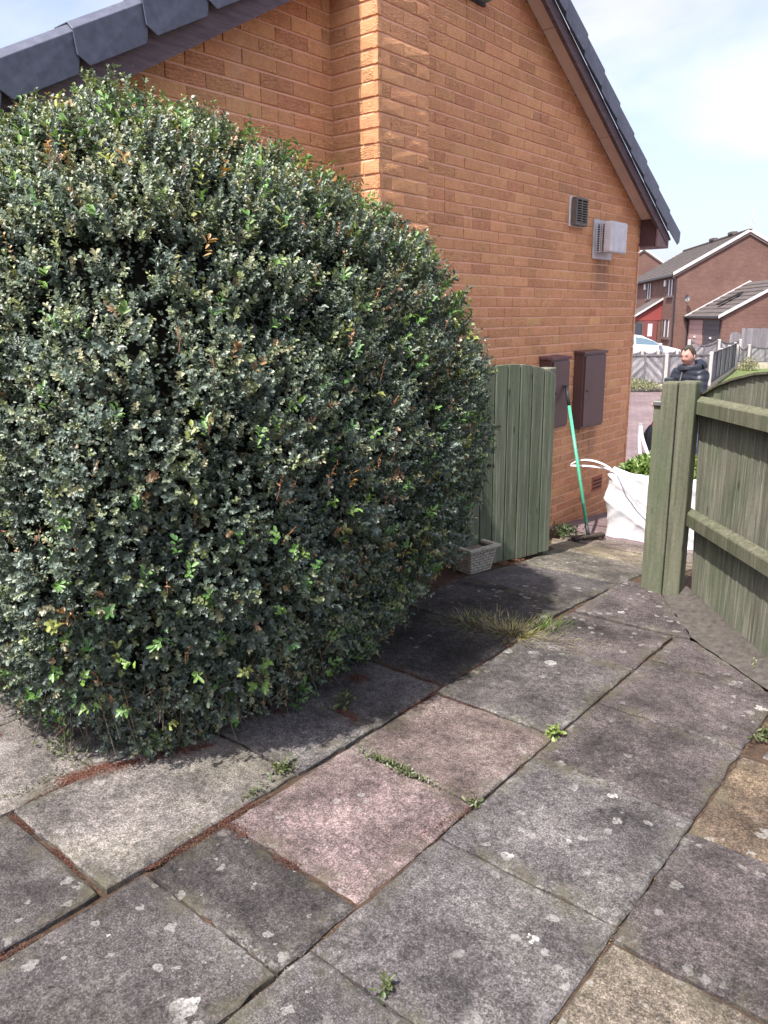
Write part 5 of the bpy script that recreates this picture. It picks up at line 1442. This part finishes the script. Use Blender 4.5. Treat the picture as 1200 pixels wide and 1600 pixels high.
for sg in (-1, 1):
    mbx = MB(); V = []
    for i in range(7):
        for k in range(10):
            a, b = math.pi * i / 6, 2 * math.pi * k / 10
            V.append(H(-.008 + .018 * math.sin(a) * math.cos(b), sg * (.078 + .008 * math.sin(a) * math.sin(b)), -.01 + .032 * math.cos(a)))
    mbx.add(V, [(i * 10 + k, i * 10 + (k + 1) % 10, (i + 1) * 10 + (k + 1) % 10, (i + 1) * 10 + k) for i in range(6) for k in range(10)]).build('ear', skinm, head, smooth=True)
    MB().tube([H(.082, sg * .018, .008), H(.085, sg * .030, .011), H(.076, sg * .043, .008)], [.002, .0042, .002], 6).build('eye', plain('eye_shade', (.10, .06, .05), .4, .4, .1), head)
    MB().tube([H(.094, sg * .014, .028), H(.092, sg * .030, .033), H(.078, sg * .046, .029)], [.003, .005, .003], 6).build('eyebrow', plain('brow_hair', (.08, .06, .05), .9, .1, .2), head)
MB().tube([H(.089, -.024, -.058), H(.097, -.010, -.064), H(.098, .010, -.064), H(.089, .024, -.058)], [.002, .004, .004, .002], 6).build('mouth', plain('lip', (.30, .10, .09), .5, .3, .1), head)
hm = NT('grey_brown_hair', .7, .3); hm.base(hm.mix(hm.noise(hm.pos((60, 60, 60)), 1.5, 4), (.022, .016, .012), (.065, .052, .043))); hm.bump(hm.noise(hm.pos((90, 90, 40)), 1, 4), .01); hm = hm.m
V = []; idxm = {}
F = []
for i in range(nt_ + 1):
    for k in range(np_):
        th, ph = math.pi * i / nt_, 2 * math.pi * k / np_
        x, y, z = head_r(th, ph); g_ = 1.06 + .05 * math.sin(9 * ph + 5 * th) * math.sin(4 * th)
        V.append(H(x * g_ + (.004 if z > .05 else 0), y * g_, z * 1.07 + .004))
def hair_on(i, k):
    ph = 2 * math.pi * k / np_; ph = ph if ph <= math.pi else ph - 2 * math.pi
    th = math.pi * i / nt_
    lim = .72 + .08 * math.sin(ph * 5 + 1) if abs(ph) < .9 else (.80 + (abs(ph) - .9) * 1.3 if abs(ph) < 1.5 else 1.75 + .15 * math.sin(ph * 3))
    return th < lim
for i in range(nt_):
    for k in range(np_):
        if hair_on(i, k): F.append((i * np_ + k, i * np_ + (k + 1) % np_, (i + 1) * np_ + (k + 1) % np_, (i + 1) * np_ + k))
ho = MB().add(V, F).build('hair', hm, man, smooth=True)
mdh = ho.modifiers.new('thickness', 'SOLIDIFY'); mdh.thickness = .012; mdh.offset = -1
# hands: palm, four fingers and thumb closed on the black tool held beside the post
tool = hp(1027, 8.3); tool.z = zat(690, 8.3)
for base_, other in (((.33, .19, 1.02), 1), ((.34, -.15, 1.07), -1)):
    w0 = J(*base_); jn = [w0, w0 + bf * .045 - UZ * .008, w0 + bf * .085 - UZ * .015]; ed = [(0, 1), (1, 2)]; ra = [.028, (.038, .02), (.036, .018)]
    for k in range(4):
        sidev = bs * (-.030 + .020 * k); L = (.7, .82, .86, .74)[k]
        i0 = len(jn); q = w0 + bf * .088 + sidev - UZ * .014
        jn += [q, q + bf * .032 * L - UZ * .010, q + bf * .045 * L - UZ * .036 * L, q + bf * .030 * L - UZ * .055 * L]
        ed += [(2, i0), (i0, i0 + 1), (i0 + 1, i0 + 2), (i0 + 2, i0 + 3)]; ra += [.0098, .0092, .0088, .0078]
    i0 = len(jn); q = w0 + bf * .03 + bs * .034 * other
    jn += [q, q + bf * .03 + bs * .016 * other - UZ * .014, q + bf * .055 + bs * .010 * other - UZ * .034]
    ed += [(1, i0), (i0, i0 + 1), (i0 + 1, i0 + 2)]; ra += [.012, .0105, .009]
    skin('hand', jn, ed, ra, skinm, man, 1)
tl = empty('garden_tool', tool); tag(tl, 'black and red garden tool held low beside the gatepost', 'tool')
mt = MB(); V = []
for i, (z, r_) in enumerate(((-.16, .015), (-.13, .035), (-.06, .055), (.02, .068), (.08, .060), (.12, .035), (.14, .02))):
    for k in range(12): V.append(tool + LEFT * (r_ * math.cos(k * math.pi / 6) * 1.05 - .02 * (z > .05)) + TOC * r_ * math.sin(k * math.pi / 6) * .8 + UZ * z)
mt.add(V, [(i * 12 + k, i * 12 + (k + 1) % 12, (i + 1) * 12 + (k + 1) % 12, (i + 1) * 12 + k) for i in range(6) for k in range(12)] + [tuple(range(12))[::-1], tuple(72 + k for k in range(12))]).build('casing', MAT['darkplastic'], tl, smooth=True)
MB().tube([tool - LEFT * .03 + UZ * .08, tool - LEFT * .035 + UZ * .13, tool - LEFT * .05 + UZ * .175], [.022, .028, .02], 10).build('cap', plain('red_plastic', (.45, .03, .04), .4, .4, .1), tl, smooth=True)
MB().tube([tool - LEFT * .05 + UZ * .17, tool - LEFT * .10 + UZ * .38, J(.40, .0, 1.02)], .011, 8).build('shaft', MAT['darkplastic'], tl)

# ================================================================== WEEDS, GRASS, LITTER
def tuft(label, c, n, spread, hgt, cols, wdt=.0022, name='grass_tuft', cat='grass', elong=(1, 1)):
    V, F, Cc = [], [], []
    for k in range(n):
        a = random.uniform(0, 6.283); rr_ = abs(random.gauss(0, spread))
        b = Vector((c[0] + rr_ * math.cos(a) * elong[0], c[1] + rr_ * math.sin(a) * elong[1], c[2]))
        L = hgt * random.uniform(.5, 1.25); d = Vector((math.cos(a) * random.uniform(.2, 2.2), math.sin(a) * random.uniform(.2, 2.2), 1)).normalized()
        sd_ = d.cross(UZ).normalized() * wdt * random.uniform(.6, 1.3)
        m1 = b + d * L * .55; e = b + d * L + Vector((d.x, d.y, -.6)) * L * random.uniform(.1, .45)
        i0 = len(V); V += [b - sd_, b + sd_, m1 + sd_ * .8, m1 - sd_ * .8, e]; F += [(i0, i0 + 1, i0 + 2), (i0, i0 + 2, i0 + 3), (i0 + 3, i0 + 2, i0 + 4)]
        cc_ = np.array(random.choice(cols)) * random.uniform(.75, 1.25); Cc += [cc_] * 5
    o = empty(name, c); tag(np_mesh('blades', np.array([tuple(v_) for v_ in V]), np.array(F), MAT['grass'], o, np.array(Cc)), kind='stuff')
    return tag(o, label, cat)
straw = [(.42, .34, .18), (.46, .40, .25), (.32, .30, .13), (.22, .24, .08)]
green = [(.09, .14, .035), (.12, .16, .045), (.07, .11, .025)]
tuft('dry straw-coloured grass clump in the paving joint', (-1.92, 3.33, -.02), 900, .12, .080, straw, .0016, elong=(1.5, .7))
tuft('greener grass clump beside the straw-coloured one in the paving', (-1.80, 3.50, -.03), 260, .055, .10, green, .0018)
tuft('wispy grass at the far end of the dry clump nearest the bush', (-2.16, 3.29, -.03), 260, .08, .10, straw + green, .0014)
def weed(label, c, n, spread, Lf, cols, elong=(1, 1), rot=0.0, hh=.02):
    P_ = np.stack([rng.normal(0, spread * elong[0], n), rng.normal(0, spread * elong[1], n), rng.random(n) * hh], 1)
    cr, sr = math.cos(rot), math.sin(rot); P_ = np.stack([P_[:, 0] * cr - P_[:, 1] * sr, P_[:, 0] * sr + P_[:, 1] * cr, P_[:, 2]], 1)
    V, F, Cc = leaves(P_, unit(n) + np.array([0, 0, .45]), unit(n) * .6 + np.array([0, 0, 1.0]), Lf * (.6 + .8 * rng.random(n)), Lf * .5 * (.6 + .8 * rng.random(n)), np.array(cols)[rng.integers(0, len(cols), n)] * (.75 + .5 * rng.random((n, 1))))
    o = empty('weed', c); tag(np_mesh('leaves', V + np.array(c), F, MAT['leaf'], o, Cc), kind='stuff')
    return tag(o, label, 'weed')
gw_ = [(.055, .08, .025), (.08, .10, .036), (.11, .12, .055)]
P_of = lambda px, py: tuple(ground(px, py, -.004))
weed('row of weeds along the joint between the two pink slabs', P_of(618, 1202), 230, .065, .016, gw_, (1.3, .14), 0.0)
weed('small yellow-green weed at the corner of four slabs, centre right', P_of(866, 1150), 46, .014, .026, [(.20, .25, .07), (.16, .22, .055)], hh=.03)
weed('tiny weed on the joint below the pink slab', P_of(740, 1258), 46, .014, .017, gw_)
weed('green weed in the joint left of the pink slab', P_of(443, 1205), 110, .024, .02, gw_, (.6, 1.2), hh=.035)
weed('small weeds below the others along the long joint', P_of(400, 1240), 50, .02, .014, gw_, (.5, 1.3))
weed('weed sprig on the edge of the lower grey slab', P_of(603, 1552), 30, .011, .02, gw_, (.6, 1.2), hh=.03)
weed('trailing weed at the bush foot, far left', P_of(95, 1180), 90, .045, .018, gw_, (1, .6), hh=.04)
weed('weeds under the open gate beside the wall', tuple(ground(885, 835, gz(5.6))), 240, .07, .028, [(.04, .07, .018), (.065, .10, .03)], (1, .7), hh=.07)
weed('tall young weed in the red litter by bush', P_of(538, 1108), 26, .012, .034, gw_, hh=.07)
weed('pale moss and weed at the foot of the fence panel', P_of(1192, 1042), 120, .03, .013, [(.24, .25, .10), (.17, .19, .07)], hh=.03)
weed('weeds in the hole at the slab corner, right edge', P_of(1192, 1150), 60, .02, .022, gw_, (.6, 1.3), hh=.03)
weed('long line of moss on joint at the left edge', P_of(70, 1222), 170, .09, .010, [(.10, .10, .035), (.08, .09, .03)], (.15, 1.2), hh=.01)
# reddish fallen husks gathered in joints and round the bush foot
LV, LF, LC = [], [], []
def husks(x0, y0, x1, y1, n, w_, z=-.004, cols=((.11, .05, .038), (.08, .036, .03), (.14, .075, .052), (.06, .03, .026)), size=.004):
    t_ = rng.random(n); P_ = np.stack([x0 + (x1 - x0) * t_ + rng.normal(0, w_, n), y0 + (y1 - y0) * t_ + rng.normal(0, w_, n), np.full(n, z) + rng.random(n) * .006], 1)
    kp = vnoise(P_ * np.array([1, 1, 0]), 9.0, 3) > .42; P_ = P_[kp]; n = len(P_)
    P_[:, 2] += np.array([gz(y) for y in P_[:, 1]])
    V, F, Cc = leaves(P_, unit(n) * np.array([1, 1, .3]), unit(n) * .4 + np.array([0, 0, 1.0]), size * (.7 + .9 * rng.random(n)), size * .7 * (.7 + .9 * rng.random(n)), np.array(cols)[rng.integers(0, len(cols), n)] * (.7 + .6 * rng.random((n, 1))))
    LF.append(F + sum(len(v_) for v_ in LV)); LV.append(V); LC.append(Cc)
husks(-1.85, 1.30, -1.85, 1.75, 1500, .008, -.008); husks(-1.85, 1.75, -1.845, 2.6, 1500, .009, -.008)
husks(-1.84, 2.3, -1.83, 3.2, 1700, .012, -.006); husks(-1.845, 3.15, -1.98, 3.45, 1600, .035); husks(-2.2, 3.22, -2.05, 3.3, 1200, .03)
husks(-1.80, 2.524, -1.45, 2.524, 900, .009, -.008); husks(-2.2, 2.595, -1.86, 2.595, 1200, .014, -.006)
husks(-2.35, 1.73, -2.15, 2.2, 2200, .05); husks(-2.25, 2.15, -2.05, 2.15, 1200, .03); husks(-1.83, 1.358, -1.5, 1.36, 1300, .014)
husks(-2.44, .935, -1.87, .935, 2200, .010, -.010); husks(-1.86, .62, -1.85, 1.30, 1900, .010, -.010); husks(-1.845, 1.02, -1.845, 1.10, 1200, .018, -.012)
husks(-2.45, 1.0, -2.45, 1.7, 2600, .022); husks(-2.47, 1.28, -2.40, 1.55, 2600, .032); husks(-3.3, 1.15, -2.5, 1.3, 2600, .05)
husks(-3.5, 1.05, -3.2, 1.15, 1800, .05); husks(-2.44, 1.705, -2.0, 1.705, 600, .006, -.01)
husks(-1.30, 1.70, -1.25, 1.98, 400, .012, -.006); husks(-2.66, 4.45, -2.72, 4.75, 900, .03, 0, ((.22, .10, .06), (.19, .13, .085), (.15, .07, .045)), .008)
husks(-2.95, 3.5, -2.72, 4.6, 2600, .07, -.03, ((.17, .11, .065), (.13, .085, .05), (.10, .07, .045), (.20, .15, .095)), .012)
husks(-2.75, 3.2, -2.5, 3.6, 900, .07, -.01, ((.15, .095, .055), (.12, .075, .045), (.09, .06, .04)), .009)
husks(-1.25, .6, -1.25, 3.6, 500, .004, -.012, ((.12, .09, .06), (.20, .15, .10))); husks(-.65, 1.2, -.65, 3.0, 400, .004, -.012, ((.12, .09, .06), (.20, .15, .10)))
def pile(px0, py0, px1, py1, n, w_):
    a_, b_ = ground(px0, py0), ground(px1, py1); husks(a_[0], a_[1], b_[0], b_[1], n, w_, .0, ((.16, .07, .05), (.12, .05, .04), (.19, .10, .07), (.09, .04, .033)), .0045)
pile(95, 1222, 205, 1190, 3800, .022); pile(205, 1190, 330, 1165, 1800, .016); pile(0, 1130, 25, 1165, 1500, .03); pile(380, 1128, 440, 1112, 2600, .022)
pile(500, 1085, 565, 1058, 2600, .025); pile(560, 1130, 520, 1105, 900, .02)
lit = np_mesh('fallen_husks', np.concatenate(LV), np.concatenate(LF), MAT['litter'], None, np.concatenate(LC))
tag(lit, 'reddish fallen husks and leaf litter in the paving joints', 'leaf litter', kind='stuff')
